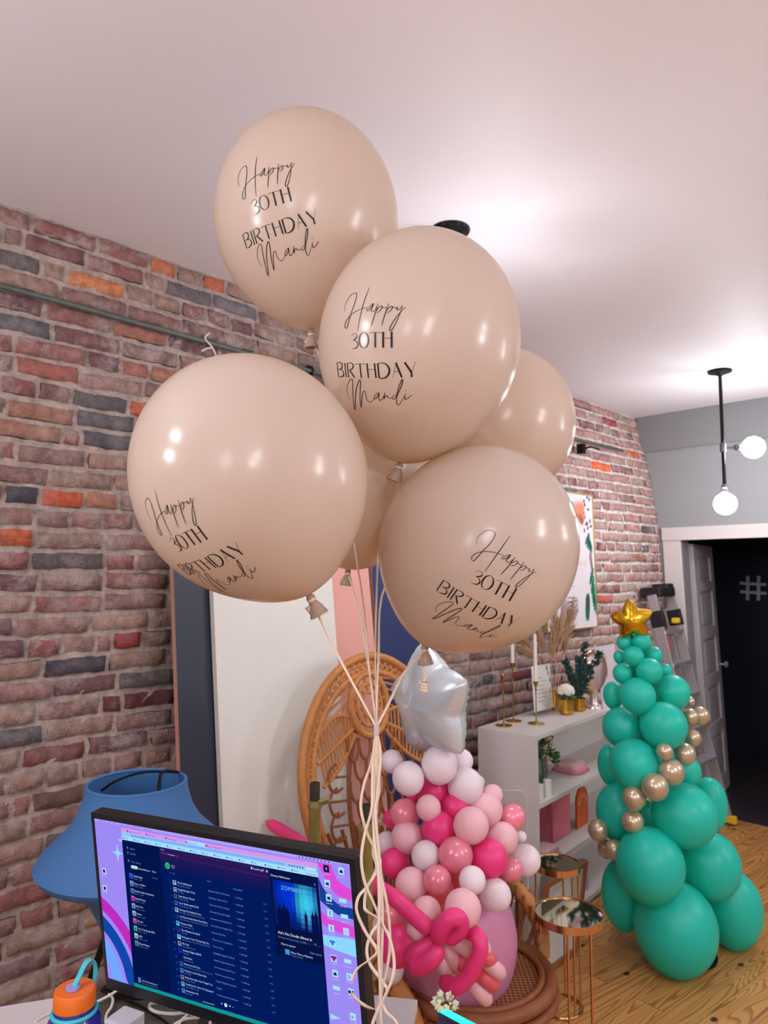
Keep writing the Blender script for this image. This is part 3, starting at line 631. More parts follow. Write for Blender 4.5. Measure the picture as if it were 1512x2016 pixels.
ART = [
('s', 'n', [(-80.8,62.8),(-84.4,68.7),(-83.5,77.9),(-78.5,88.0),(-70.5,93.8),(-62.0,94.9),(-58.2,91.0),(-57.7,84.0),(-60.0,71.7),(-64.4,58.6),(-67.7,45.6),(-69.8,37.0),(-72.5,34.7),(-76.1,37.2),(-76.7,42.7),(-72.8,49.1),(-65.5,55.9),(-55.0,61.5),(-44.6,64.9),(-35.9,66.7),(-27.2,67.2)]),
('s', 'n', [(-31.4,102.6),(-33.4,92.8),(-36.1,80.5),(-38.3,67.3),(-40.3,54.4),(-42.0,41.7),(-43.2,29.6)]),
('s', 'n', [(-14.5,74.1),(-18.4,72.6),(-23.2,68.4),(-27.4,64.2),(-26.7,62.4),(-23.5,62.7),(-19.3,66.7),(-16.2,72.0),(-14.8,73.9),(-16.1,68.2),(-17.7,62.8),(-15.9,60.7),(-12.8,61.1),(-8.8,65.3),(-6.9,69.5)]),
('s', 'n', [(-5.4,74.4),(-7.3,64.2),(-10.1,52.6),(-12.9,43.2),(-14.3,37.5)]),
('s', 'n', [(-9.7,58.4),(-5.8,63.6),(-1.3,68.3),(2.7,69.6),(3.5,67.2),(1.0,62.4),(-3.8,59.3),(-6.0,58.4)]),
('s', 'n', [(3.0,67.7),(8.0,66.9),(13.8,66.8)]),
('s', 'n', [(15.2,74.0),(13.0,63.9),(10.5,54.4),(8.0,44.0),(6.5,37.6)]),
('s', 'n', [(11.2,58.6),(14.9,63.8),(19.3,68.1),(22.7,68.6),(23.5,66.4),(21.4,62.2),(17.4,59.4),(14.7,58.1)]),
('s', 'n', [(23.0,67.0),(29.5,66.4),(33.1,66.9),(32.2,64.3),(33.7,62.5),(37.7,64.3),(41.8,69.6)]),
('s', 'n', [(42.4,70.2),(40.5,61.6),(37.4,52.2),(32.5,40.8),(28.3,33.6),(24.7,29.7),(22.7,31.1),(23.3,35.7),(27.4,43.4),(33.7,52.2),(40.1,59.5),(45.5,64.8),(48.5,67.2)]),
('s', 'n', [(-74.8,-86.2),(-78.9,-81.7),(-80.1,-73.3),(-76.4,-63.3),(-69.1,-53.4),(-62.8,-48.8),(-59.1,-49.3),(-59.8,-57.3),(-62.9,-69.2),(-66.4,-84.0),(-69.6,-99.5),(-70.5,-106.0),(-65.4,-97.7),(-60.2,-83.4),(-53.7,-68.4),(-46.6,-55.4),(-41.1,-49.3),(-39.1,-51.6),(-41.7,-63.0),(-46.0,-77.3),(-48.8,-89.6),(-49.8,-99.1),(-45.4,-89.3),(-41.7,-79.3),(-37.2,-70.8),(-33.4,-67.7),(-31.3,-70.5),(-31.2,-78.6),(-28.9,-85.0),(-23.3,-87.1),(-18.1,-84.4),(-12.8,-80.1)]),
('s', 'n', [(-0.6,-69.1),(-5.3,-70.6),(-11.1,-75.3),(-13.0,-80.1),(-10.7,-80.6),(-5.6,-76.3),(-0.7,-69.9),(-2.7,-76.2),(-2.8,-82.1),(-0.5,-83.4),(4.4,-79.6),(8.7,-73.7)]),
('s', 'n', [(11.0,-68.6),(9.2,-74.9),(7.0,-81.9)]),
('s', 'n', [(7.5,-80.5),(12.6,-74.8),(14.7,-74.2),(15.7,-76.5),(19.4,-78.9),(24.9,-77.1)]),
('s', 'n', [(33.8,-73.8),(29.2,-73.7),(25.5,-77.7),(25.8,-80.6),(29.1,-80.1),(33.6,-75.5),(37.9,-63.6),(42.4,-53.7),(46.4,-47.3),(47.6,-49.4),(44.6,-58.2),(39.5,-67.0),(34.9,-74.9),(32.7,-83.1),(33.3,-89.1),(35.9,-91.8),(40.7,-86.8),(46.0,-79.9),(50.3,-74.2)]),
('s', 'n', [(51.1,-71.3),(49.6,-77.7),(50.5,-81.8),(55.5,-79.7),(60.8,-75.8),(64.4,-74.0)]),
('s', 'd', [(51.9,-65.3),(52.3,-66.5)]),
('c', 't', [(-57.2,20.8),(-55.3,24.5),(-51.0,26.5),(-46.6,26.2)]),
('c', '3', [(-46.6,26.2),(-44.0,22.8),(-45.4,19.1),(-50.2,16.0),(-53.0,15.0)]),
('c', '3', [(-53.0,15.0),(-46.9,14.4),(-42.2,11.8),(-40.9,8.1),(-43.5,4.0),(-48.9,2.0),(-54.2,1.5)]),
('c', 'O', [(-28.9,27.9),(-26.3,27.4),(-23.8,26.1),(-21.6,24.2),(-19.8,21.6),(-18.7,18.6),(-18.2,15.4),(-18.3,12.2),(-19.2,9.2),(-20.6,6.7),(-22.6,4.7),(-25.0,3.4),(-27.5,3.0),(-30.1,3.4),(-32.6,4.6),(-34.8,6.6),(-36.5,9.2),(-37.7,12.2),(-38.2,15.4),(-38.0,18.7),(-37.2,21.7),(-35.8,24.3),(-33.8,26.2),(-31.4,27.5),(-28.9,27.9)]),
('c', 't', [(-15.8,25.9),(-13.9,27.2),(6.4,27.3),(8.1,26.0)]),
('c', '26', [(-5.0,27.1),(-3.6,3.6)]),
('c', '27', [(10.7,28.1),(12.0,3.5)]),
('c', '27', [(26.6,28.3),(27.9,3.4)]),
('c', 't', [(11.4,18.4),(27.2,18.3)]),
('c', '16', [(-98.3,-22.4),(-98.3,-47.9)]),
('c', 'B', [(-98.3,-22.6),(-88.8,-21.9),(-83.2,-24.4),(-84.0,-29.5),(-89.6,-33.2),(-97.2,-34.5)]),
('c', 'B', [(-97.2,-34.5),(-85.7,-34.1),(-80.8,-38.9),(-82.9,-44.1),(-90.7,-47.0),(-98.3,-47.9)]),
('c', '18', [(-74.9,-22.4),(-74.5,-46.7)]),
('c', '18', [(-68.2,-22.1),(-67.9,-46.5)]),
('c', 'B', [(-67.7,-22.5),(-58.7,-21.6),(-53.3,-24.9),(-54.6,-29.2),(-60.0,-32.7),(-66.2,-34.1)]),
('c', '20', [(-63.2,-33.4),(-52.1,-45.8)]),
('c', 't', [(-48.3,-24.5),(-45.9,-22.7),(-27.1,-22.2),(-25.1,-23.6)]),
('c', '20', [(-37.0,-22.6),(-35.9,-45.5)]),
('c', '22', [(-21.1,-21.2),(-19.9,-44.9)]),
('c', '22', [(-5.6,-21.0),(-3.9,-44.6)]),
('c', 't', [(-19.9,-31.0),(-4.5,-30.7)]),
('c', '22', [(1.3,-20.9),(2.4,-44.5)]),
('c', 'D', [(1.7,-21.1),(10.2,-20.4),(18.3,-23.2),(23.1,-30.0),(21.5,-37.9),(15.3,-43.7),(6.1,-45.4),(2.4,-44.7)]),
('c', 't', [(36.3,-20.6),(29.3,-43.8)]),
('c', '25', [(35.7,-19.8),(46.4,-43.7)]),
('c', 't', [(32.2,-34.7),(35.4,-33.7),(39.0,-34.3),(42.0,-35.9)]),
('c', '25', [(51.9,-19.6),(63.9,-35.3)]),
('c', '23', [(64.0,-34.3),(64.3,-43.8)]),
('c', 't', [(71.8,-19.1),(64.7,-35.3)])]
FIT = {'top': {'d': [-0.5525, 0.8047, -0.2174], 'g1': [-0.8335, -0.5339, 0.1423], 'sx': 0.996, 'sy': 0.994}, 'left': {'d': [-0.7008, 0.618, -0.3562], 'g1': [0.6352, 0.7679, 0.0827], 'sx': -0.808, 'sy': -0.951}, 'right': {'d': [0.8742, 0.3877, -0.2924], 'g1': [0.394, -0.9183, -0.0398], 'sx': -0.987, 'sy': -1.024}, 'mid': {'d': [-0.371, 0.888, -0.2718], 'g1': [-0.9266, -0.3735, 0.0444], 'sx': 1.0, 'sy': 1.0}}

# ------------------------------------------------------------------ six helium balloons
M_latex = latex('beige_latex', (220, 205, 194), (246, 208, 104), .22, .28)
M_print = mat('black_print', (20, 14, 30), .35)
M_neck = mat('taupe_neck_latex', (172, 148, 132), .45)
M_ribbon = mat('cream_curling_ribbon', (238, 216, 196), .28)
def bsurf(d, Rr, a):
    c = d.z; g = 1-.10*max(0, -c)**3
    return Vector((Rr*d.x*g, Rr*d.y*g, a*c*(1+(.05*(-c)**6 if c < 0 else 0))))
def resample(pts, step):
    out = [pts[0]]
    for a, b in zip(pts, pts[1:]):
        L_ = math.dist(a, b); n = max(1, int(L_/step)); out += [(a[0]+(b[0]-a[0])*k/n, a[1]+(b[1]-a[1])*k/n) for k in range(1, n+1)]
    return out
def smooth2(pts): return [(p.x, p.y) for p in spline([(x, y, 0) for x, y in pts], 5)]
def print_mesh(mb, mapper, mm):
    for kind, w, ps in ART:
        if kind == 's' or w in ('3', 'O', 'B', 'D'): ps = smooth2(ps)
        ps = resample(ps, 2.0); N = len(ps); l, r = [], []
        for i, (x, y) in enumerate(ps):
            a, b = ps[max(0, i-1)], ps[min(N-1, i+1)]; tx, ty = b[0]-a[0], b[1]-a[1]; L_ = math.hypot(tx, ty) or 1; nx, ny = -ty/L_, tx/L_
            f = i/(N-1) if N > 1 else 0
            down = abs(ty/L_)
            if w == 'n': h = .28+.45*down*math.sin(math.pi*min(1, max(0, f)))
            elif w == 'd': h = .8
            elif w == 't': h = .25
            elif w in ('3', 'B'): h = .22+.85*math.sin(math.pi*f)**2
            elif w == 'D': h = .25+1.2*math.sin(math.pi*f)**2
            elif w == 'O': h = .25+1.1*down**2
            else: h = float(w)/7.756*.5*1.07; 
            if w not in 'ntd3BDO' : h *= .82
            h = h*1.18+.06
            l.append(mapper((x+nx*h)/1000, (y+ny*h)/1000)); r.append(mapper((x-nx*h)/1000, (y-ny*h)/1000))
        mb.add(l+r, [(i, i+1, i+1+N, i+N) for i in range(N-1)])
def coil(mb, o, rad, pitch, turns, w, ax):
    ax = Vector(ax).normalized(); u = ax.orthogonal().normalized(); v = ax.cross(u); n = int(turns*12)
    pts = [Vector(o) + (u*math.cos(k*math.pi/6) + v*math.sin(k*math.pi/6))*rad + ax*pitch*k/12 for k in range(n+1)]
    mb.ribbon(pts, w, ax)
CLIP = at(741, 1436, 1.20)
def helium(label, ctr, dep, Rp, ap, knot, fit=None, tail=None, below=None, neckdir=None):
    c = at(ctr[0], ctr[1], dep); k = at(knot[0], knot[1], dep); Rr, a = Rp/FPX*dep, ap/FPX*dep
    z = (c-k).normalized(); x = z.cross(Vector((0, 0, 1))) if abs(z.z) < .9 else z.cross(Vector((0, 1, 0))); x.normalize(); y = z.cross(x)
    M = Matrix((x, y, z)).transposed()
    t = thing('birthday_balloon', label, 'balloon', c, 'beige helium balloons tied in one bunch')
    prof = [(math.sin(R(q)), math.cos(R(q))) for q in range(180, -1, -4)]
    m = MB(); vs = []; n = 64
    for s_, c_ in prof:
        for i in range(n): q = 2*math.pi*i/n; vs.append(c + M @ bsurf(Vector((s_*math.cos(q), s_*math.sin(q), c_)), Rr, a))
    fs = [(i*n+j, i*n+(j+1) % n, (i+1)*n+(j+1) % n, (i+1)*n+j) for i in range(len(prof)-1) for j in range(n)]
    m.add(vs, fs); m.build('balloon_skin', M_latex, t, smooth=180)
    base = c + M @ Vector((0, 0, -a*1.045)); nd = Vector(neckdir) if neckdir else -z; nd.normalize()
    e = nd.orthogonal().normalized(); Mn = Matrix((e, nd.cross(e), nd)).transposed()
    MB().lathe([(r_*.82, z_*.84) for r_, z_ in [(.016, -.008), (.006, .0), (.0085, .005), (.0105, .010), (.0065, .014), (.010, .020), (.0145, .028), (.017, .036), (.019, .043), (.021, .046), (.0205, .049), (.0175, .047), (.012, .03)]], base, 20, Mn).build('neck', M_neck, t)
    if fit:
        f = FIT[fit]; d0 = Vector(f['d']).normalized(); g1 = Vector(f['g1']).normalized(); g2 = d0.cross(g1)
        def mp(fx, fy):
            wx, wy = fx*f['sx']/Rr, fy*f['sy']/Rr; tt = math.hypot(wx, wy)
            d = d0*math.cos(tt) + (g1*wx+g2*wy)*(math.sin(tt)/tt if tt > 1e-9 else 1)
            return c + M @ (bsurf(d, Rr, a)*1.0025)
        m = MB(); print_mesh(m, mp, None); part(m.build('print', M_print, t, smooth=False), 'black lettering reading Happy 30TH BIRTHDAY Mandi')
    m = MB(); side = CR
    kp_ = base + nd*.012
    if tail:
        up = [kp_] + [at(*p) for p in tail] + [CLIP + Vector((0, 0, .004))]
        m.ribbon(spline(up, 5), .0048, [(CR*math.cos(i*.07) + CF*math.sin(i*.07)) for i in range((len(up)-1)*5+1)])
    if below:
        lo = [CLIP - Vector((0, 0, .004))] + [at(p[0]/3.273+600, p[1]/3.273+1400, p[2]) for p in below]
        m.ribbon(spline(lo, 7), .0050, [(CR*math.cos(.5*math.sin(i*.09)) + CF*math.sin(.5*math.sin(i*.09))) for i in range((len(lo)-1)*7+1)])
    coil(m, kp_ - nd*.004, .0075, .002, 2.2, .0045, nd); 
    coil(m, kp_ + nd*.012 - CR*.010, .0075, .004, 2.6, .005, (CR*.6-Vector((0, 0, .8))))
    m.build('ribbon', M_ribbon, t, smooth=180)
    return t
D1, D2 = 1.20, 1.13
def bl(pts, da, db): n = len(pts); return [(u, v, da+(db-da)*i/(n-1)) for i, (u, v) in enumerate(pts)]
helium('topmost beige printed birthday balloon, floating nearest the ceiling', (604, 436), 1.62, 179, 204, (612, 650), 'top',
    [(660, 800, 1.62), (694, 1050, 1.53), (714, 1180, 1.44), (727, 1310, 1.30)],
    bl([(430, 330), (380, 480), (362, 620), (400, 780), (470, 920), (480, 1000), (400, 1130), (345, 1200), (335, 1290), (390, 1420), (465, 1540), (420, 1600), (340, 1660), (300, 1740)], 1.20, 1.14))
helium('beige printed birthday balloon in the middle of the bunch, under the ceiling fixture', (825, 680), 1.47, 197, 223, (790, 905), 'mid',
    [(776, 960, 1.60), (748, 1060, 1.70), (741, 1180, 1.55), (739, 1310, 1.34)],
    bl([(440, 300), (435, 500), (430, 640), (385, 800), (365, 950), (385, 1100), (440, 1230), (500, 1370), (545, 1460), (575, 1600), (565, 1720), (510, 1850), (440, 2000), (400, 2200)], 1.20, 1.12), neckdir=(at(775, 950, 1.47)-at(792, 905, 1.47)))
helium('largest, leftmost beige printed birthday balloon against the brick wall', (495, 941), 1.23, 228, 244, (612, 1178), 'left',
    [(650, 1260, 1.25), (700, 1355, 1.23)],
    bl([(452, 400), (443, 650), (450, 850), (470, 1000), (480, 1200), (475, 1500), (485, 1750), (490, 2010), (500, 2250)], 1.20, 1.12), neckdir=(at(626, 1215, 1.23)-at(608, 1180, 1.23)))
helium('lowest beige printed birthday balloon, right of the ribbons and over the white star', (939, 1080), 1.48, 193, 206, (832, 1275), 'right',
    [(795, 1325, 1.42), (765, 1385, 1.30)],
    bl([(488, 300), (460, 620), (470, 850), (490, 1050), (530, 1250), (548, 1450), (540, 1600), (500, 1780), (480, 1900), (440, 1920), (360, 1880), (300, 1820)], 1.20, 1.13), neckdir=(at(836, 1300, 1.48)-at(834, 1270, 1.48)))
helium('plain beige balloon tucked behind the middle and lowest balloons, at far right of the bunch', (983, 837), 2.02, 146, 152, (960, 985), None,
    [(850, 1060, 1.95), (760, 1150, 1.75), (745, 1300, 1.40)],
    bl([(478, 500), (455, 650), (490, 1050), (500, 1400), (488, 1800), (520, 1930), (590, 2010), (640, 2200)], 1.20, 1.12))
helium('plain beige balloon hidden at the centre of the bunch behind the left balloon', (706, 946), 1.80, 160, 168, (686, 1118), None,
    [(697, 1165, 1.75), (711, 1230, 1.65), (728, 1330, 1.40)],
    bl([(455, 700), (440, 900), (460, 1010), (400, 1150), (385, 1250), (400, 1290), (480, 1350), (430, 1430), (400, 1530), (420, 1630), (500, 1740), (530, 1800), (500, 1880), (440, 2010), (420, 2200)], 1.20, 1.12))
m = MB().box((0, 0, 0), (.0085, .010, .0155)); cl = m.build('ribbon_clip', mat('milky_plastic', (226, 216, 234), .3, trans=.3), smooth=False, bevel=.001); cl.location = CLIP; cl.rotation_euler.z = R(45)
tag(cl, 'small milky plastic clip gathering the balloon ribbons', 'clip')
# curl hanging under the lowest balloon
m = MB(); o = at(834, 1312, 1.475)
m.ribbon(spline([at(832, 1300, 1.475), at(832, 1318, 1.475), at(838, 1330, 1.47), at(833, 1342, 1.46)]), .005, CR); coil(m, at(833, 1342, 1.47), .0085, -.0062, 3, .006, (0, 0, 1))
tag(m.build('ribbon_curl', M_ribbon, smooth=180), 'short coiled cream ribbon end under the lowest balloon neck', 'ribbon')

# ------------------------------------------------------------------ wicker peacock chair
M_rat = mat('honey_rattan', (188, 126, 66), .42, noise=.28, nscale=40, bump=.3, bscale=220)
M_rat2 = mat('brown_rattan', (136, 80, 44), .45, noise=.3, nscale=40, bump=.3, bscale=220)
CB = at(768, 1500, 2.90); CB.z = 0; af = R(-5)
cf = Vector((math.cos(af), math.sin(af), 0)); cw = Vector((-math.sin(af), math.cos(af), 0)); cz = Vector((0, 0, 1))
chair = thing('peacock_chair', 'honey coloured wicker peacock chair with tall fan back holding the pink balloons', 'chair', CB + cf*.35)
BT = 1.45; BCZ = .98; BW = .485
def ck(x, z, f=0): return CB + cw*x*.77 + cz*z - cf*(.14*(z-.4)-f)       # point on the leaning back
def rim(s, q):   # q angle, s scale
    sn, cs = math.sin(q), math.cos(q); zz = BCZ + (BT-BCZ)*s*cs if cs > 0 else BCZ + (BCZ-.36)*cs
    xx = BW*s*sn if cs > 0 else BW*s*sn*(1-.0*cs)*(1 - .32*(-cs)**1.6)
    return xx, zz
qs = [R(a) for a in range(-150, 151, 5)]
for nm, s, r, mm_ in (('back_frame', 1.0, .018, M_rat), ('back_frame', .86, .013, M_rat)):
    MB().tube([ck(*rim(s, q)) for q in qs], r, 10).build(nm, mm_, chair)
m = MB()
for i in range(len(qs)*2-2):
    q0 = qs[0]+(qs[-1]-qs[0])*i/(len(qs)*2-2); q1 = qs[0]+(qs[-1]-qs[0])*(i+1)/(len(qs)*2-2); a, b = (1.0, .93) if i % 2 else (.93, 1.0)
    m.tube([ck(*rim(a, q0)), ck(*rim(b, q1))], .0055, 6)
    c_, d_ = (.93, .86) if i % 2 else (.86, .93); m.tube([ck(*rim(c_, q0)), ck(*rim(d_, q1))], .0055, 6)
m.tube([ck(*rim(.93, q)) for q in qs], .0065, 6); m.build('back_border_weave', M_rat, chair)
# medallion and wings
mc = (-.03, 1.255)
m = MB()
for r, t_ in ((.125, .014), (.085, .009), (.05, .008)): m.tube([ck(mc[0]+r*math.cos(a), mc[1]+r*math.sin(a), .012) for a in [R(x) for x in range(0, 360, 15)]], t_, 8, True)
for a in range(0, 360, 30): m.tube([ck(mc[0]+.05*math.cos(R(a)), mc[1]+.05*math.sin(R(a)), .012), ck(mc[0]+.12*math.cos(R(a+12)), mc[1]+.12*math.sin(R(a+12)), .012)], .006, 6)
for a in range(-70, 251, 14):   # spokes from the medallion to the inner rim
    x0, z0 = mc[0]+.13*math.cos(R(a)), mc[1]+.13*math.sin(R(a)); q = math.atan2(math.cos(R(a)), math.sin(R(a)))
    if a < -10 or a > 190: continue
    x1_, z1_ = rim(.86, q*.8); m.tube([ck(x0, z0), ck(x1_, z1_)], .0055, 6)
m.build('back_medallion', M_rat, chair)
for sg in (-1, 1):
    m = MB(); arcs = []
    for k, (xe, ze, bow) in enumerate(((.40, 1.14, .05), (.385, 1.06, .07), (.36, .97, .09))):
        a0 = Vector((mc[0]+sg*.10, mc[1]-.05-.03*k, 0)); a1 = Vector((sg*xe, ze, 0)); pts = []
        for i in range(13):
            t = i/12; p = a0.lerp(a1, t); p.y += bow*math.sin(math.pi*t)*(.4 if k else 1)-.03*k*math.sin(math.pi*t); pts.append(p)
        arcs.append(pts); m.tube([ck(p.x, p.y, .004) for p in pts], .0085, 8)
    for i in range(1, 12):
        for k in range(2): m.tube([ck(arcs[k][i].x, arcs[k][i].y, .004), ck(arcs[k+1][i].x, arcs[k+1][i].y, .004)], .0055, 6)
    m.build('back_wing', M_rat, chair)
m = MB(); rr_ = random.Random(5)
def uloop(x, z, w, h, mb, rot=0):
    pts = [(-w, 0), (-w*.95, -h*.55), (-w*.5, -h*.93), (0, -h), (w*.5, -h*.93), (w*.95, -h*.55), (w, 0)]
    c_, s_ = math.cos(rot), math.sin(rot); mb.tube([ck(x+px*c_-pz*s_, z+px*s_+pz*c_, .006) for px, pz in [(p.x, p.y) for p in spline([(a, b, 0) for a, b in pts], 3)]], .0065, 6)
for row in range(6):
    z = 1.13-row*.078; nn = 5 + (row % 2)
    for i in range(nn):
        x = (i-(nn-1)/2)*.078
        if abs(x) > .19: continue
        uloop(x, z, .037, .085, m)
for sg in (-1, 1):
    for k in range(4): uloop(sg*.26, 1.0-.09*k, .05, .07, m, sg*R(70)); m.tube([ck(sg*.20, .99-.09*k), ck(sg*.33, 1.0-.09*k)], .005, 6)
    m.tube(spline([ck(sg*.12, 1.16), ck(sg*.19, 1.0), ck(sg*.20, .8), ck(sg*.15, .6)]), .009, 8)
m.build('back_scales', M_rat2, chair)
m = MB()
for i in range(-9, 10):
    x = i*.028; m.tube(spline([ck(x*.7, .44), ck(x*1.1, .58), ck(x*1.15+.012*math.sin(i*2), .72)]), .0075, 6)
for i in range(-4, 5): x = i*.07; m.tube([ck(x*.7, .48), ck(x*1.25, .80)], .008, 6)
m.build('back_spindles', M_rat2, chair)
SC = CB + cf*.44; SZ = .40; SR = .275
m = MB(); m.lathe([(SR-.01, -.012), (SR-.01, .0), (.0, .004)], SC+cz*SZ, 40)
seat_m = mat('woven_seat', (150, 92, 54), .55)
nt = seat_m.node_tree; w1 = nt.nodes.new('ShaderNodeTexChecker'); w1.inputs['Scale'].default_value = 90; tc_ = nt.nodes.new('ShaderNodeTexCoord'); nt.links.new(tc_.outputs['Object'], w1.inputs['Vector'])
w1.inputs['Color1'].default_value = srgb(166, 106, 62); w1.inputs['Color2'].default_value = srgb(96, 54, 32); nt.links.new(w1.outputs['Color'], nt.nodes['Principled BSDF'].inputs['Base Color'])
bp = nt.nodes.new('ShaderNodeBump'); bp.inputs['Distance'].default_value = .003; nt.links.new(w1.outputs['Fac'], bp.inputs['Height']); nt.links.new(bp.outputs[0], nt.nodes['Principled BSDF'].inputs['Normal'])
m.build('seat', seat_m, chair)
m = MB()
for dr, dz, r in ((0, 0, .022), (-.03, .012, .012), (.012, -.04, .018)): m.tube([SC + cw*(SR+dr)*math.sin(a) + cf*(SR+dr)*math.cos(a) + cz*(SZ+dz) for a in [R(x) for x in range(0, 360, 8)]], r, 10, True)
m.build('seat_rim', M_rat2, chair)
m = MB()
for i in range(40):
    a = 2*math.pi*i/40
    for s_ in (1, -1):
        m.tube([SC + (cw*math.sin(a+s_*t*1.1) + cf*math.cos(a+s_*t*1.1))*(SR-.09*math.sin(math.pi*t)) + cz*(SZ-.04-(SZ-.06)*t) for t in (0, .25, .5, .75, 1)], .006, 5)
m.tube([SC + (cw*math.sin(a)+cf*math.cos(a))*SR + cz*.02 for a in [R(x) for x in range(0, 360, 10)]], .02, 8, True)
m.build('chair_base', M_rat2, chair)
for sg in (-1, 1):
    pts = [ck(sg*.37, .62), CB + cw*sg*.385 + cf*.10 + cz*.60, CB + cw*sg*.39 + cf*.25 + cz*.575, CB + cw*sg*.375 + cf*.38 + cz*.53, CB + cw*sg*.35 + cf*.47 + cz*.46, CB + cw*sg*.32 + cf*.50 + cz*.37]
    arm = MB().tube(spline(pts, 6), .030, 12).build('arm', M_rat, chair)
    m = MB(); P_ = spline(pts, 8)
    for i, p in enumerate(P_[:-1]):
        s2 = cw*sg*.034*math.cos(i*2.1) + cz*.034*math.sin(i*2.1); s3 = cw*sg*.034*math.cos(i*2.1+1.2) + cz*.034*math.sin(i*2.1+1.2); m.tube([p+s2, P_[i+1]+s3], .007, 5)
    m.build('arm_wrap', M_rat2, arm)
    m = MB()
    for i in range(9):
        t = i/8; p = P_[int(t*(len(P_)-1))]; q = Vector((p.x, p.y, SZ)) - cw*sg*.07; q.z = SZ-.01; m.tube([p, q], .009, 6)
    m.build('arm_spindles', M_rat2, chair)

# ------------------------------------------------------------------ bamboo posts between desk and chair
M_bam = mat('olive_bamboo', (128, 112, 58), .35, noise=.35, nscale=18, coat=.3); M_bamd = mat('dark_bamboo', (52, 46, 34), .5, noise=.5, nscale=30)
bam = thing('bamboo_rack', 'two olive bamboo posts of a rack standing between monitor and wicker chair', 'rack', at(660, 1690, 1.9)*1)
bam.location.z = 0
m2 = []
for (u0, v0, u1, dd_) in ((620, 1541, 622, 1.90), (721, 1584, 724, 1.78)):
    top = at(u0, v0, dd_); bot = Vector((top.x, top.y, 0)); m = MB(); L_ = top.z; z = top.z-.045; pr = [(.0165, L_-.045)]
    while z > .05: pr += [(.0165, z-.005), (.020, z-.012), (.020, z-.018), (.0165, z-.025)]; z -= .21
    pr += [(.0165, 0)]; m.lathe(pr[::-1], bot, 16); m.build('post', M_bam, bam)
    MB().lathe([(.0135, L_-.046), (.014, L_), (.011, L_), (.011, L_-.03)], bot, 14).build('post_tip', M_bamd, bam)
    for zz, an, ln in ((L_-.055, R(40), .040), (L_-.17, R(215), .036), (L_-.10, R(330), .012), (L_-.42, R(60), .03)):
        d_ = Vector((math.cos(an), math.sin(an), .35)); m = MB(); m.tube([bot+cz*zz, bot+cz*zz+d_*ln], [.011, .008], 8)
        m.tube([bot+cz*zz+d_*ln*.85, bot+cz*zz+d_*ln], .0105, 8); m.build('branch_stub', M_bam, bam)
    m2.append(bot)
for zz in (.25, .62, .95): MB().tube([m2[0]+cz*zz, m2[1]+cz*zz], .012, 10).build('rung', M_bam, bam)

# ------------------------------------------------------------------ pink balloon bouquet on the chair
C4 = lambda x, y: (680+x/3.76, 1480+y/3.76)
pinks = {'w': latex('pale_lilac_pink_latex', (254, 244, 250), (250, 224, 238), .4, .22), 'p': latex('baby_pink_latex', (255, 210, 218), (252, 182, 194), .4, .25), 'h': latex('hot_pink_latex', (250, 66, 142), (246, 50, 112), .4, .2),
    'm': latex('metallic_pink_latex', (248, 148, 168), (240, 120, 144), .22, .1, .15), 'v': latex('mauve_pink_latex', (224, 150, 188), (222, 124, 160), .4, .2), 'c': latex('coral_pink_latex', (244, 110, 122), (240, 90, 100), .38, .25)}
def ubm(name, m_, a=1.10):
    o = MB(); n = 32; pr = [(math.sin(R(q))*(1-.08*max(0, -math.cos(R(q)))**3), math.cos(R(q))*(a if q > 90 else 1)) for q in range(180, -1, -8)]
    o.lathe(pr, (0, 0, 0), n)
    me = bpy.data.meshes.new(name); me.from_pydata(o.v, [], o.f); me.materials.append(m_); me.polygons.foreach_set('use_smooth', [True]*len(me.polygons)); return me
_ub = {}
def pball(parent, name, m_, c, r, ry=None, axis=None):
    k = m_.name
    if k not in _ub: _ub[k] = ubm(name + '_' + k, m_)
    o = bpy.data.objects.new(name, _ub[k]); col.objects.link(o); o.parent = parent; o.matrix_parent_inverse = wm(parent).inverted()
    z = Vector(axis if axis else (0, 0, 1)).normalized(); x = z.orthogonal().normalized()
    o.matrix_basis = Matrix.Translation(c) @ Matrix((x, z.cross(x), z)).transposed().to_4x4() @ Matrix.Diagonal((r, r, ry or r, 1)); return o
bq = thing('balloon_bouquet', 'bouquet of pink and white balloons with a white star, seated on the wicker chair', 'balloon sculpture', SC + cz*SZ)
big = at(897, 1845, 2.50); pball(bq, 'large_balloon', pinks['v'], big, 120/FPX*2.50, 136/FPX*2.50)
core = at(850, 1700, 2.62)
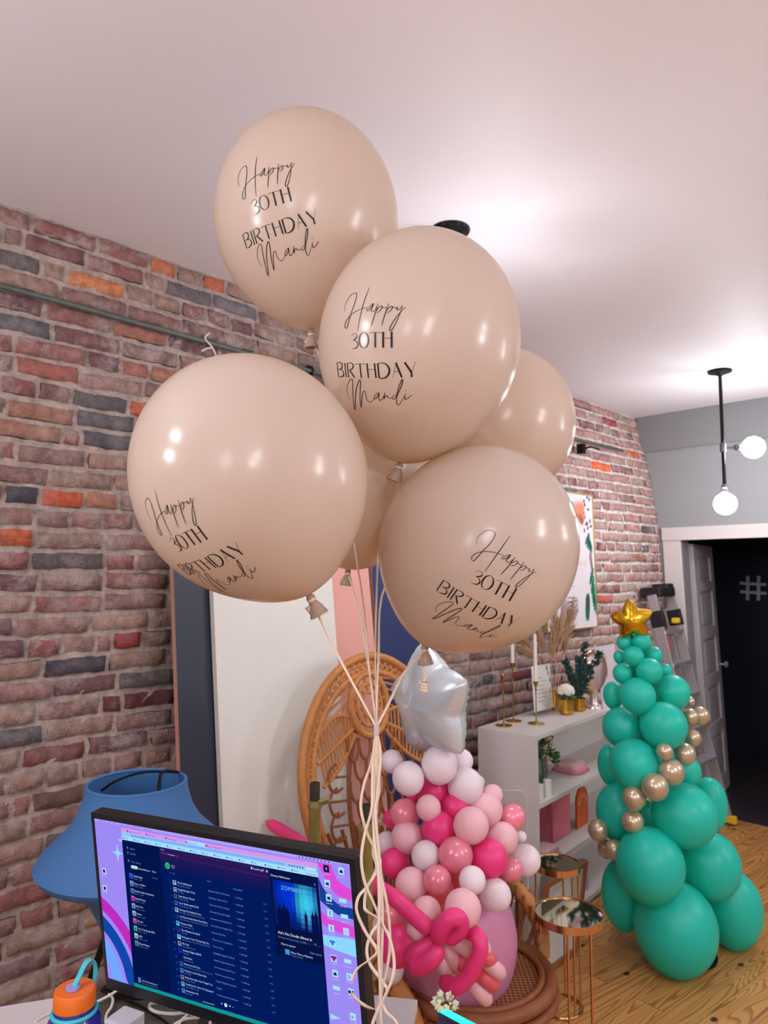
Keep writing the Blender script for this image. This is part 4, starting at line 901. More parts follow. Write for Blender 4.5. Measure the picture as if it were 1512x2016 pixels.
L4 = [(345, 70, 80, 'w', .08), (465, 195, 118, 'w', -.03), (695, 95, 133, 'w', 0), (860, 70, 85, 'w', .08), (650, 300, 125, 'h', .06), (890, 255, 130, 'w', .02), (1090, 320, 75, 'p', .02), (985, 225, 45, 'w', .08),
    (815, 420, 108, 'h', .0), (615, 415, 92, 'p', -.06), (440, 460, 107, 'm', 0), (345, 495, 65, 'h', .08), (1040, 430, 122, 'p', .0), (1235, 485, 98, 'm', .02), (930, 545, 130, 'p', -.10), (690, 570, 127, 'h', -.06),
    (460, 630, 118, 'p', -.03), (310, 680, 85, 'w', .06), (1160, 640, 115, 'p', -.04), (1300, 630, 40, 'w', .08), (365, 825, 108, 'h', -.05), (595, 770, 107, 'w', -.11), (815, 765, 128, 'm', -.13), (1060, 790, 138, 'h', -.10),
    (1225, 870, 85, 'm', -.04), (1330, 800, 110, 'w', .02), (490, 985, 122, 'p', -.10), (680, 950, 105, 'm', -.15), (940, 950, 98, 'w', -.20), (1110, 1060, 115, 'w', -.05), (700, 1040, 110, 'c', -.06), (850, 960, 115, 'c', -.03), (870, 1160, 135, 'p', -.18),
    (600, 1190, 110, 'p', -.12), (340, 1190, 110, 'm', -.05), (250, 1300, 90, 'p', .02), (385, 1440, 140, 'h', -.10), (215, 1500, 80, 'h', .03), (345, 1620, 85, 'w', -.05), (540, 1340, 110, 'p', -.06), (740, 1160, 90, 'c', -.02), (500, 330, 50, 'h', .10), (1120, 930, 80, 'c', .02)]
for x, y, r, k, dz in L4:
    u, v = C4(x, y); d = 2.50 + dz*1.15 - .17*ss(850, 1200, y); rr_ = r/3.76/FPX*d
    c = at(u, v, d); ax = (c - core)
    pball(bq, 'balloon', pinks[k], c, rr_, rr_*1.04, ax if ax.length > .05 else None)
def sausage(name, pts, r, m_, closed=False):
    P = spline(pts, 5, closed); n = len(P)
    if closed: rr = r
    else: rr = [r*min(1, math.sqrt(max(.02, 1-(1-min(i, n-1-i)/2.5)**2)) if min(i, n-1-i) < 2.5 else 1) for i in range(n)]
    return MB().tube(P, rr, 14, closed).build(name, m_, bq, smooth=180)
def a4(x, y, d): u, v = C4(x, y); return at(u, v, d-.09)
sausage('twisted_balloon', [at(524, 1616, 2.78), at(600, 1664, 2.66), at(700, 1722, 2.42), a4(330, 1060, 2.30), a4(480, 1190, 2.24), a4(650, 1340, 2.20)], .0245, pinks['h'])
sausage('twisted_balloon', [a4(690, 1390, 2.20), a4(700, 1320, 2.17), a4(780, 1230, 2.16), a4(850, 1240, 2.17), a4(840, 1320, 2.18), a4(740, 1400, 2.19)], .0255, pinks['h'])
sausage('twisted_balloon', [a4(690, 1400, 2.20), a4(560, 1470, 2.20), a4(500, 1540, 2.20), a4(540, 1590, 2.18), a4(640, 1530, 2.17), a4(700, 1430, 2.19)], .0265, pinks['h'])
sausage('twisted_balloon', [a4(880, 1320, 2.24), a4(970, 1360, 2.19), a4(1000, 1450, 2.17), a4(960, 1570, 2.165), a4(900, 1680, 2.17), a4(800, 1740, 2.18), a4(720, 1680, 2.22)], .0235, pinks['h'])
for a, b, k in (((780, 1390), (940, 1490), 'p'), ((1030, 1540), (1160, 1650), 'p'), ((820, 1540), (900, 1590), 'c'), ((990, 1640), (1110, 1740), 'c'), ((740, 1440), (840, 1620), 'p'), ((690, 1500), (760, 1660), 'p'), ((880, 1360), (1060, 1480), 'p'), ((930, 1710), (1060, 1850), 'p'), ((480, 1290), (570, 1380), 'p'), ((1010, 1500), (1100, 1570), 'c')):
    sausage('twisted_balloon', [a4(a[0], a[1], 2.245), a4((a[0]+b[0])/2, (a[1]+b[1])/2, 2.225), a4(b[0], b[1], 2.25)], .0225, pinks[k])
def star_mesh(Rs, th, n=5, inner=.52, crinkle=0, seed=0, inflate=.5):
    rn = random.Random(seed); m = MB(); NA = 100; NR = 14; vs = []; 
    def rad(a):
        f = (a/(2*math.pi)*n) % 1; t = abs(f-.5)*2       # 1 at tips
        x = inner + (1-inner)*(t**1.25); return x*(1-.0)
    for sd in (1, -1):
        for j in range(NR+1):
            t = j/NR
            for i in range(NA):
                a = 2*math.pi*i/NA; f = (a/(2*math.pi)*n) % 1; tip = (abs(f-.5)*2)
                rr = Rs*rad(a)*t; h = th*(1-t**2.2)**.62*(1-.30*tip*t)
                h += crinkle*math.sin(i*1.9*math.pi/2+seed)*t**4*(1-t)*6*th if sd == 1 else crinkle*math.sin(i*2.4)*t**4*(1-t)*6*th
                vs.append((rr*math.sin(a), rr*math.cos(a), sd*h))
    o = (NR+1)*NA; fs = []
    for j in range(NR):
        for i in range(NA):
            k = (i+1) % NA; fs.append((j*NA+i, (j+1)*NA+i, (j+1)*NA+k, j*NA+k)[::-1]); fs.append((o+j*NA+i, o+(j+1)*NA+i, o+(j+1)*NA+k, o+j*NA+k))
    for i in range(NA):   # flat seam fin around the edge
        k = (i+1) % NA; a = vs[NR*NA+i]; b = vs[NR*NA+k]
    m.add(vs, fs); return m
M_pearl = mat('white_pearl_foil', (214, 222, 228), .28, .35, coat=.3)
st = star_mesh(.215, .10, inner=.70, crinkle=.12, seed=2)
so = st.build('star_balloon', M_pearl, bq, smooth=180); part(so, 'white foil star on top of the bouquet')
nrm_ = (CR*-.80 - CF*.60).normalized(); uu_ = (CU*1.0 + CR*.05).normalized(); uu_ = (uu_ - nrm_*uu_.dot(nrm_)).normalized(); xx_ = uu_.cross(nrm_)
Mst = Matrix((xx_, uu_, nrm_)).transposed() @ Matrix.Rotation(R(14), 3, 'Z')
so.matrix_parent_inverse = wm(bq).inverted(); so.matrix_basis = Matrix.Translation(at(848, 1382, 2.55)) @ Mst.to_4x4()

# ------------------------------------------------------------------ white shelf unit
SHT = 1.0; fl, bk = on_z(1055, 1450, SHT), on_z(953, 1430, SHT)
sd = R(90+5.4); sl = Vector((math.cos(sd), math.sin(sd), 0)); sx_ = Vector((sl.y, -sl.x, 0)); SL, SDp = 1.62, .33
Sp = lambda a, b, z: fl + sl*a - sx_*b + Vector((0, 0, z-SHT))     # a along the unit, b in from the front, z height
M_wh = mat('white_laminate', (216, 212, 208), .4)
shelf = thing('shelf_unit', 'white open shelf unit along the brick wall, right of the pink bouquet', 'shelf', Sp(SL/2, SDp/2, 0))
def sbox(mb, a0, a1, b0, b1, z0, z1): mb.hexa([Sp(a0, b0, z0), Sp(a1, b0, z0), Sp(a1, b1, z0), Sp(a0, b1, z0), Sp(a0, b0, z1), Sp(a1, b0, z1), Sp(a1, b1, z1), Sp(a0, b1, z1)])
TH = .022; ZS = [.045, .355, .665, SHT-TH]
m = MB(); sbox(m, 0, SL, 0, SDp, SHT-TH, SHT); m.build('shelf_top', M_wh, shelf, smooth=False, bevel=.0012)
for a in (0, SL-TH): m = MB(); sbox(m, a, a+TH, 0, SDp, 0, SHT-TH); m.build('side_panel', M_wh, shelf, smooth=False, bevel=.001)
for z in ZS[:3]: m = MB(); sbox(m, TH, SL-TH, .003, SDp, z-TH, z); m.build('shelf_board', M_wh, shelf, smooth=False, bevel=.001)
m = MB(); sbox(m, 0, SL, SDp, SDp+.006, 0, SHT); m.build('back_panel', M_wh, shelf, smooth=False)
m = MB(); sbox(m, TH, SL-TH, .02, .035, 0, .022); m.build('plinth', M_wh, shelf, smooth=False)

M_gold = mat('polished_brass', (206, 172, 96), .18, 1); M_cop = mat('rose_gold_metal', (224, 172, 128), .16, 1); M_wax = mat('white_wax', (238, 232, 226), .45, sss=.2)
M_mir = mat('mirror', (206, 202, 180), .04, 1); M_glass = clear('clear_glass', (222, 232, 228), .16); M_acr = clear('clear_acrylic', (250, 251, 252), .05)
M_leafd = mat('dark_eucalyptus', (40, 72, 68), .6, noise=.3); M_leaf = mat('green_leaf', (62, 112, 62), .55, noise=.3); M_wood = mat('brown_wood', (150, 92, 56), .45, noise=.3, nscale=14)
def lbl(t, l, c, g=None): return tag(t, l, c, g)
for (u, v, h, cand, lb) in ((992, 1429, .265, 0, 'slim brass candlestick without a candle, leftmost on the shelf top'), (1011, 1420, .315, .27, 'slim brass candlestick with white taper, second from the shelf end'), (1056, 1425, .225, .255, 'slim brass candlestick with white taper in front of the clear sign holder')):
    b = on_z(u, v, SHT); t = thing('candlestick', lb, 'candlestick', b, 'brass candlesticks on the shelf top')
    MB().lathe([(.045, .0005), (.045, .004), (.02, .006), (.006, .012), (.0035, .03), (.003, h*.6), (.005, h*.62), (.003, h*.65), (.0035, h-.05), (.006, h-.045), (.004, h-.035), (.012, h-.012), (.014, h), (.010, h), (.008, h-.01), (0, h-.01)], b, 24).build('holder', M_gold, t)
    if cand: tag(MB().lathe([(.0105, h-.0095), (.0105, h+cand*.7), (.0085, h+cand*.95), (.004, h+cand), (0, h+cand+.002)], b, 16).build('candle', M_wax), 'tall white taper candle in the ' + ('second' if u < 1030 else 'rightmost') + ' brass candlestick', 'candle', 'white tapers in the candlesticks')
# clear sign holder
b0, b1 = on_z(1050, 1410, SHT+.002), on_z(1090, 1399, SHT+.002); e = (b1-b0); e.z = 0; Lw = e.length; e.normalize(); nn = Vector((e.y, -e.x, 0)); up = (Vector((0, 0, 1)) - nn*.06).normalized()
t = thing('sign_holder', 'clear acrylic holder with small printed menu behind the candlesticks', 'sign', b0.lerp(b1, .5)); hh = .285
m = MB(); m.hexa([b0-nn*.002, b1-nn*.002, b1+nn*.002, b0+nn*.002] + [p+up*hh for p in (b0-nn*.002, b1-nn*.002, b1+nn*.002, b0+nn*.002)]); m.hexa([b0-nn*.05, b1-nn*.05, b1+nn*.05, b0+nn*.05] + [p+cz*.004 for p in (b0-nn*.05, b1-nn*.05, b1+nn*.05, b0+nn*.05)]); m.build('acrylic', M_acr, t, smooth=False)
m = MB(); o = b0 + e*.008 + nn*.0035 + up*.02; w_ = Lw-.016; m.flat([(0, 0), (w_, 0), (w_, hh-.03), (0, hh-.03)], o, e, up); pp = m
for k in range(7): m.flat([(w_*.2, .05+.022*k), (w_*(.55+.1*(k % 3)), .05+.022*k), (w_*(.55+.1*(k % 3)), .053+.022*k), (w_*.2, .053+.022*k)], o+nn*.0006, e, up, 1)
for x, y, k in ((.86, .20, 2), (.92, .16, 3), (.8, .23, 3), (.9, .1, 2)): m.flat([(w_*x+.010*math.cos(R(a)), y+.014*math.sin(R(a))) for a in range(0, 360, 45)], o+nn*.0006, e, up, k)
m.build('menu_card', [mat('card_paper', (226, 224, 218), .7), mat('grey_ink', (150, 146, 146), .7), mat('blush_ink', (206, 150, 150), .7), mat('sage_ink', (130, 160, 140), .7)], t, smooth=False)
# brass vases, rose, eucalyptus, pampas
def cup(u, v, r, h, lb, grp='small gold vases on the shelf top', mm=M_gold):
    b = on_z(u, v, SHT+.0005); return tag(MB().lathe([(r*.8, 0), (r, h*.1), (r*.93, h*.5), (r, h), (r-.003, h), (r*.9-.003, h*.5), (r*.8, .006), (0, .006)], b, 28).build('gold_vase', mat('hammered_gold', (216, 164, 66), .25, 1, bump=.8, bscale=70), None), lb, 'vase', grp), b
_, bp_ = cup(1093, 1399, .022, .115, 'slim gold vase of pampas grass behind the white rose'); _, br_ = cup(1115, 1406, .040, .085, 'hammered gold vase under the white rose'); _, be_ = cup(1141, 1399, .036, .075, 'gold vase holding the dark eucalyptus')
rose = thing('rose', 'single white rose in the hammered gold vase on the shelf', 'flower', br_); m = MB(); rc = br_ + cz*.146
m.ball(rc, (.026, .026, .028), 8)
for L_, (nr, rr, hh_) in enumerate(((4, .018, .028), (5, .030, .022), (7, .041, .010))):
    for i in range(nr):
        a = 2*math.pi*i/nr + L_*.5; cc = rc + Vector((math.cos(a)*rr, math.sin(a)*rr, hh_-.020)); d_ = Vector((math.cos(a), math.sin(a), .9-.35*L_)).normalized()
        x_ = d_.orthogonal().normalized(); m.ball(cc, (.024, .024, .007), 6, M=Matrix((x_, d_.cross(x_), d_)).transposed())
m.build('petals', mat('ivory_petal', (240, 234, 214), .6, sss=.2), rose)
m = MB(); m.tube([br_+cz*.02, rc], .004, 6)
for i in range(6): a = i*1.05; m.ball(rc+Vector((math.cos(a)*.035, math.sin(a)*.035, -.050)), (.026, .010, .006), 6, M=Matrix.Rotation(a, 3, 'Z'))
m.build('stem', M_leaf, rose)
eu = thing('eucalyptus_stems', 'dark green eucalyptus stems beside the white rose', 'plant', be_); rn = random.Random(9); m = MB(); m2 = MB()
for (uu, vv, dp) in ((1152, 1268, 4.0), (1112, 1300, 3.9), (1181, 1286, 4.0), (1140, 1295, 3.95), (1160, 1310, 3.95), (1128, 1330, 3.9)):
    tp = at(uu, vv, (be_-CO).dot(CF)+rn.uniform(-.04, .04)); ps = spline([be_+cz*.03, be_.lerp(tp, .5)+cz*.03, tp], 10); m2.tube(ps, .002, 5)
    for p in ps[5:]:
        for k in range(4):
            a = rn.random()*6.28; d_ = Vector((math.cos(a), math.sin(a), rn.uniform(-.3, .8))).normalized(); x_ = d_.orthogonal().normalized()
            m.ball(p+d_*.014, (.011, .0035, .014), 5, M=Matrix((x_, d_.cross(x_), d_)).transposed())
m.build('leaves', M_leafd, eu); m2.build('stem', M_leafd, eu)
M_pam = mat('pampas_plume', (206, 170, 136), .9, noise=.15); pg = thing('pampas_grass', 'bunch of dry beige pampas plumes between candles and leaf poster', 'dried grass', bp_); rn = random.Random(4)
m2 = MB(); dp = (bp_-CO).dot(CF)
for (ua, va, ub, vb, w) in ((1085, 1300, 1095, 1192, .045), (1108, 1290, 1128, 1185, .05), (1060, 1296, 1020, 1248, .045), (1072, 1290, 1052, 1210, .04), (1095, 1290, 1108, 1200, .045), (1060, 1300, 1034, 1280, .03)):
    a, b = at(ua, va, dp+rn.uniform(-.04, .06)), at(ub, vb, dp+rn.uniform(-.04, .08)); m2.tube(spline([bp_+cz*.02, bp_.lerp(a, .6)+cz*.02, a], 5), .0022, 5)
    m = MB(); ax = (b-a).normalized(); L_ = (b-a).length
    for k in range(150):
        t = rn.random(); q = rn.random()*6.28; o1 = ax.orthogonal().normalized(); o2 = ax.cross(o1); out = (o1*math.cos(q)+o2*math.sin(q)); base = a.lerp(b, t*.85)
        e_ = base + ax*rn.uniform(.05, .11) + out*w*rn.uniform(.3, 1)*math.sin(math.pi*min(1, t+.12))**.6 - cz*.012*rn.random()
        m.tube([base, base.lerp(e_, .5)+out*.006, e_], [.0025, .003, .0006], 3, cap=False)
    m.build('plume', M_pam, pg, smooth=False)
m2.build('stalk', M_pam, pg)
# rose gold disc vase
dc = at(1168, 1326, 4.30); db = Vector((dc.x, dc.y, SHT+.0005)); dv = thing('disc_vase', 'round rose gold disc vase with a second ring behind, on the shelf', 'vase', db); fc = (CR*.55-CF*.75); fc.z = 0; fc.normalize()
xx = Vector((0, 0, 1)).cross(fc).normalized(); Mf = Matrix((xx, Vector((0, 0, 1)), fc)).transposed()
hz = dc.z-SHT
MB().lathe([(0, -.035), (.07, -.032), (.102, -.018), (.108, 0), (.102, .018), (.07, .030), (0, .034)], db+cz*hz, 40, Mf).build('disc', mat('chrome_blush', (240, 220, 216), .22, .75), dv)
m = MB(); m.tube([db+cz*hz+fc*-.06+CR*.045+(xx*math.cos(a)+cz*math.sin(a))*.125 for a in [R(x) for x in range(0, 360, 8)]], .014, 12, True); m.build('ring', M_cop, dv)
MB().lathe([(.055, 0), (.052, .012), (.030, .022), (.024, .035), (.028, max(.05, hz-.103))], db, 28).build('foot', mat('chrome_blush', ), dv)
# white board at the far end
bb = on_z(1188, 1392, SHT+.0005); e = sl; m = MB(); nn = sx_; up = (cz - nn*.08*-1).normalized(); up = (cz + sx_*-.12).normalized()
t = thing('sign_board', 'white sign board with faint coral words at the far shelf end', 'sign', bb); m.hexa([bb-nn*.006, bb+e*.30-nn*.006, bb+e*.30+nn*.0, bb] + [p+up*.355 for p in (bb-nn*.006, bb+e*.30-nn*.006, bb+e*.30, bb)]); m.build('board', mat('white_board', (214, 208, 214), .5), t, smooth=False)
m = MB(); put_text(m, 'hello', bb+e*.03+up*.27+nn*.001, e, up, .06); m.build('lettering', mat('coral_ink', (220, 150, 140), .6), t, smooth=False)
# second shelf
Z2, Z3, Z4 = ZS[2], ZS[1], ZS[0]
vb_ = Sp(.27, .13, Z2+.0005); vs_ = thing('flower_vase', 'clear glass vase of greenery and pink blooms on the second shelf', 'vase', vb_)
MB().lathe([(.035, 0), (.045, .01), (.050, .10), (.038, .15), (.042, .165), (.039, .165), (.035, .15), (.046, .10), (.041, .012), (0, .01)], vb_, 28).build('vase', M_glass, vs_)
m = MB(); m2 = MB(); m3 = MB(); rn = random.Random(2)
for k in range(9):
    tp = vb_ + Vector((rn.uniform(-.05, .05), rn.uniform(-.09, .09), rn.uniform(.19, .275))); m2.tube([vb_+cz*.02, vb_.lerp(tp, .5), tp], .002, 5)
    for q in range(12): a = rn.random()*6.28; d_ = Vector((math.cos(a), math.sin(a), rn.uniform(-.5, .5))).normalized(); x_ = d_.orthogonal().normalized(); m.ball(tp-cz*rn.random()*.09+d_*.018, (.010, .004, .020), 5, M=Matrix((x_, d_.cross(x_), d_)).transposed())
for k in range(14): m3.ball(vb_ + sl*.06 + Vector((rn.uniform(-.015, .015)+.03, rn.uniform(-.02, .02), .13+.010*k)), (.017, .017, .012), 6)
m.build('leaves', M_leaf, vs_); m2.build('stem', M_leaf, vs_); m3.build('blossom', mat('pale_pink_petal', (232, 190, 176), .7), vs_)
M_pk = mat('pink_paper', (226, 158, 168), .6); M_pk2 = mat('rose_paper', (206, 120, 136), .6)
st_ = []
for k, (w, d_, h, mm_, nm, lb) in enumerate(((.20, .20, .012, M_wh, 'plate', 'pale round-cornered plate at the bottom of the pink stack'), (.19, .18, .012, M_pk2, 'napkin_pack', 'deep pink napkin pack in the second shelf stack'), (.17, .16, .014, M_pk, 'napkin_pack', 'pink napkin pack above the deep pink one on the second shelf'), (.15, .13, .022, mat('blush_paper', (232, 186, 188), .6), 'napkin_pack', 'blush napkin pack topmost of the second shelf stack'))):
    z = Z2 + .0004 + sum((.0124, .0124, .0144, 0)[:k]); c_ = Sp(.66, .13, z)
    tag(MB().prism([(w/2*math.copysign(abs(math.cos(R(a)))**.5, math.cos(R(a))), d_/2*math.copysign(abs(math.sin(R(a)))**.5, math.sin(R(a)))) for a in range(0, 360, 15)], c_, sl, -sx_, (0, 0, h)).build(nm, mm_, smooth=False), lb, 'plate' if k == 0 else 'napkins')
for k, (a_, b_, h) in enumerate(((.12, .05, .07), (.19, .04, .08), (.11, .13, .06))):
    tag(MB().lathe([(.022, 0), (.022, h-.002), (.019, h), (0, h)], Sp(a_, b_, Z2+.0004), 20).build('pillar_candle', M_wax), ['short white pillar candle near the shelf front', 'taller white pillar candle on the second shelf', 'shortest white pillar candle behind the other two'][k], 'candle', 'white pillar candles on the second shelf')
# third shelf
M_ptr = mat('translucent_pink_plastic', (214, 70, 110), .25, trans=.35)
def sb(nm, lb, cat, a0, a1, b0, b1, z0, z1, mm_, bev=.003):
    m = MB(); sbox(m, a0, a1, b0, b1, z0, z1); return tag(m.build(nm, mm_, None, smooth=False, bevel=bev), lb, cat)
sb('storage_box', 'deep pink plastic storage box at the left end of the third shelf', 'box', .04, .37, .12, .31, Z3+.0005, Z3+.22, M_ptr)
sb('storage_box', 'salmon and lilac plastic box right of the deep pink storage box', 'box', .385, .60, .11, .30, Z3+.0005, Z3+.235, mat('salmon_plastic', (220, 110, 130), .3))
t = thing('arch_sign', 'small orange arch sign with curved white lettering on the third shelf', 'sign', Sp(.74, .12, Z3)); w = .075; poly_ = [(-w, 0), (w, 0)] + [(w*math.cos(R(a)), .145+w*math.sin(R(a))) for a in range(0, 181, 12)]
so_ = Sp(.74, .10, Z3+.0005); m = MB(); m.prism(poly_, so_, sl, cz, -sx_*.012); m.build('arch', mat('burnt_orange', (206, 90, 40), .5), t, smooth=False)
m = MB()
for i, ch in enumerate('BLESSED'):
    a = R(165-25*i); r = .038; c_ = so_ + sl*(r*math.cos(a)) + cz*(.125+r*math.sin(a)) + sx_*.0012; ex = sl*math.sin(a) - cz*math.cos(a); ey = sl*math.cos(a) + cz*math.sin(a); put_text(m, ch, c_-ex*.008, ex, ey, .030)
m.build('lettering', mat('cream_letter', (244, 220, 190), .6), t, smooth=False)
for k, (a0, a1, z0, z1, mm_) in enumerate(((.05, .27, 0, .022, M_wh), (.05, .25, .0225, .042, M_pk), (.06, .24, .0425, .058, mat('clear_pink_wrap', (226, 190, 196), .3)))):
    sb('party_pack', ['white packet under the pink party packets on the third shelf', 'pink party packet between two paler ones on the third shelf', 'glossy blush packet topmost on the third shelf pile'][k], 'packet', a0, a1, .01, .10, Z3+z0+.0005, Z3+z1+.0005, mm_)
# fourth shelf
tag(MB().lathe([(.036, 0), (.040, .14), (.042, .145), (.038, .145), (.034, .01), (0, .01)], Sp(.66, .08, Z4+.0005), 24).build('cup', mat('lilac_cup', (206, 170, 206), .5)), 'tall lilac cup on the bottom shelf beside the framed sign', 'cup')
# big framed sign leaning on the front of the shelf
fb0, fb1 = on_z(1051, 1936, .012), on_z(1137, 1872, .012); fe = (fb1-fb0); fe.z = 0; fw = fe.length; fe.normalize(); fn = Vector((fe.y, -fe.x, 0)); fT = on_x(1078, 1740, fb0.x-.05); fu = (fT-fb0); fh = fu.length; fu.normalize(); fnn = fe.cross(fu).normalized()
print('frame w', fw)
t = thing('framed_sign', 'wood framed white sign leaning on the shelf front behind the gold stands', 'sign', (fb0+fb1)/2)
def fbar(mb, x0, x1, y0, y1, t0, t1): mb.hexa([fb0+fe*x+fu*y+fnn*q for y, q in ((y0, t0), (y0, t1)) for x in (x0, x1)][0:2] + [fb0+fe*x1+fu*y0+fnn*t1, fb0+fe*x0+fu*y0+fnn*t1] + [fb0+fe*x0+fu*y1+fnn*t0, fb0+fe*x1+fu*y1+fnn*t0, fb0+fe*x1+fu*y1+fnn*t1, fb0+fe*x0+fu*y1+fnn*t1])
m = MB(); fbar(m, 0, fw, 0, .022, -.02, .004); fbar(m, 0, fw, fh-.022, fh, -.02, .004); fbar(m, 0, .022, .022, fh-.022, -.02, .004); fbar(m, fw-.022, fw, .022, fh-.022, -.02, .004); m.build('frame', M_wood, t, smooth=False)
m = MB(); fbar(m, .022, fw-.022, .022, fh-.022, -.012, -.008); m.build('paper', mat('poster_white', (206, 202, 196), .5), t, smooth=False)
m = MB()
for k, w_ in enumerate(('welcome to', 'our', 'party')): put_text(m, w_, fb0+fe*.06+fu*(.43-.1*k)-fnn*.0075, fe, fu, .07, maxw=fw-.12)
m.build('lettering', mat('soft_grey_ink', (190, 183, 179), .7), t, smooth=False)
# narrow wooden board beside the shelf
p0 = at(1022, 1800, 3.05); t = thing('wood_plank', 'narrow reddish wooden board with a white clip standing beside the shelf end', 'board', Vector((p0.x, p0.y, 0)))
MB().box((p0.x, p0.y, .245), (.02, .085, .47), M=Matrix.Rotation(R(45), 3, 'Z')).build('board', M_wood, t, smooth=False, bevel=.002)
pc_ = at(1009, 1768, 3.0); m = MB(); m.tube([pc_+cz*.02, pc_-cz*.01, pc_-cz*.012+CR*.012], .003, 6); m.build('clip', M_wax, t)
# clear acrylic panel
a0, a1 = at(940, 1547, 2.86), at(1036, 1552, 2.86); ae = (a1-a0); ae.z = 0; aw = ae.length; ae.normalize(); an = Vector((ae.y, -ae.x, 0)); ph = a1.z; r_ = .035
ap = [(0, 0), (aw, 0)] + [(aw-r_+r_*math.cos(R(a)), ph-.01-r_+r_*math.sin(R(a))) for a in range(0, 91, 10)] + [(0, ph-.01)]
o_ = Vector((a0.x, a0.y, .003)); t = thing('acrylic_panel', 'clear acrylic panel with rounded corner standing before the shelf side', 'panel', o_+ae*aw/2)
MB().prism(ap, o_, ae, cz, an*.004).build('sheet', M_acr, t, smooth=False)
m = MB(); m.tube([o_+ae*x+cz*y+an*.002 for x, y in ap[1:]], .0016, 5); m.build('edge', mat('bright_acrylic_edge', (214, 206, 208), .2), t)

# ------------------------------------------------------------------ gold stands
def stand(u, v, d, r, lb, angs):
    tp = at(u, v, d); b = Vector((tp.x, tp.y, 0)); h = tp.z; t = thing('gold_side_table', lb, 'side table', b, 'round mirrored gold stands')
    MB().lathe([(r-.004, -.0025), (r-.004, 0), (0, 0.0001)], b+cz*h, 56).build('mirror_top', M_mir, t, smooth=False)
    MB().lathe([(r-.004, h-.022), (r, h-.022), (r+.001, h+.004), (r-.003, h+.004), (r-.004, h-.022)], b, 56).build('rim', M_cop, t)
    for a in angs: q = b + Vector((math.cos(R(a)), math.sin(R(a)), 0))*(r-.008); MB().tube([q+cz*.008, q+cz*(h-.018)], .0048, 10).build('leg', M_cop, t)
    MB().tube([b+Vector((math.cos(R(a)), math.sin(R(a)), 0))*(r-.006)+cz*.007 for a in range(0, 360, 8)], .006, 8, True).build('base_ring', M_cop, t)
stand(1096, 1699, 3.02, .098, 'smaller copper and mirror stand, farther from the camera', (-135, 105, -15, 45))
stand(1120, 1797, 2.62, .124, 'larger copper and mirror stand, nearer the camera', (-172, -62, -20, 80))

# ------------------------------------------------------------------ green balloon tree
M_grn = latex('teal_green_latex', (34, 214, 194), (44, 220, 160), .38, .25); M_gdb = latex('champagne_chrome_latex', (206, 190, 162), (176, 154, 120), .26, .03, .6)
tc0 = at(1335, 1700, 3.42); ta = Vector((tc0.x, tc0.y, 0)); tree = thing('balloon_tree', 'tree shaped tower of teal green balloons with gold balloons and gold star', 'balloon sculpture', ta)
C7 = lambda x, y: (1130+x/2.4, 1120+y/2.4)
G = [(238, 345, 36, 38, .02), (318, 342, 46, 40, -.01), (215, 415, 28, 32, .05), (280, 410, 48, 45, -.04), (372, 405, 45, 40, .03), (232, 493, 47, 47, .0), (355, 480, 62, 58, -.06), (430, 478, 33, 30, .05), (290, 475, 50, 50, .06), (340, 415, 50, 45, .07),
    (185, 595, 47, 62, .10), (300, 597, 83, 82, -.08), (463, 580, 82, 80, .0), (380, 590, 80, 80, .13), (228, 745, 92, 90, .02), (422, 738, 108, 108, -.11), (360, 740, 95, 95, .15), (168, 920, 55, 90, .08), (285, 920, 115, 115, -.12), (525, 955, 72, 75, .04), (390, 930, 105, 105, .14),
    (212, 1145, 106, 128, .0), (320, 1180, 80, 90, .12), (520, 1158, 150, 142, -.14), (640, 1110, 80, 122, .10), (360, 1395, 157, 167, -.20), (640, 1395, 140, 148, -.06), (430, 1370, 140, 140, .18), (235, 1530, 102, 160, .02), (478, 1690, 190, 205, -.16), (750, 1610, 132, 172, .04), (480, 1600, 150, 170, .28)]
for x, y, rx, ry, dz in G:
    u, v = C7(x, y); d = 3.42 + dz*1.1 + (1700-v)/1400*.02; r = rx/2.4/FPX*d; r2 = ry/2.4/FPX*d
    c = at(u, v, d); 
    if c.z - r2 < .004: c.z = r2+.004
    k = pball(tree, 'balloon', M_grn, c, r, r2)
GD = [(548, 625, 22, .10), (550, 698, 38, .02), (597, 692, 42, .07), (560, 797, 40, -.02), (428, 862, 38, -.20), (525, 873, 49, -.13), (460, 957, 60, -.20), (383, 1028, 62, -.24), (285, 1080, 55, -.19), (278, 1193, 51, -.17), (115, 1232, 48, -.05), (190, 1325, 45, -.10), (152, 1322, 40, -.03)]
for x, y, r, dz in GD:
    u, v = C7(x, y); d = 3.42+dz*1.1; pball(tree, 'gold_balloon', M_gdb, at(u, v, d), r/2.4/FPX*d)
M_gstar = mat('gold_foil', (226, 176, 30), .16, .9, coat=.4)
gs = star_mesh(43/FPX*3.42, .058, inner=.62, crinkle=.35, seed=4).build('star_balloon', M_gstar, tree, smooth=180); part(gs, 'shiny gold foil star topping the tree')
nrm_ = (-CF*.92 - CR*.25).normalized(); uu_ = (CU - nrm_*CU.dot(nrm_)).normalized(); xx_ = uu_.cross(nrm_)
gs.matrix_parent_inverse = wm(tree).inverted(); gs.matrix_basis = Matrix.Translation(at(1244, 1221, 3.42)) @ (Matrix((xx_, uu_, nrm_)).transposed() @ Matrix.Rotation(R(8), 3, 'Z')).to_4x4()
m = MB(); m.tube([ta+cz*.02, at(1246, 1250, 3.44)], .012, 8); m.lathe([(.16, .003), (.16, .012), (0, .014)], ta, 28); m.build('stand', M_black, tree)

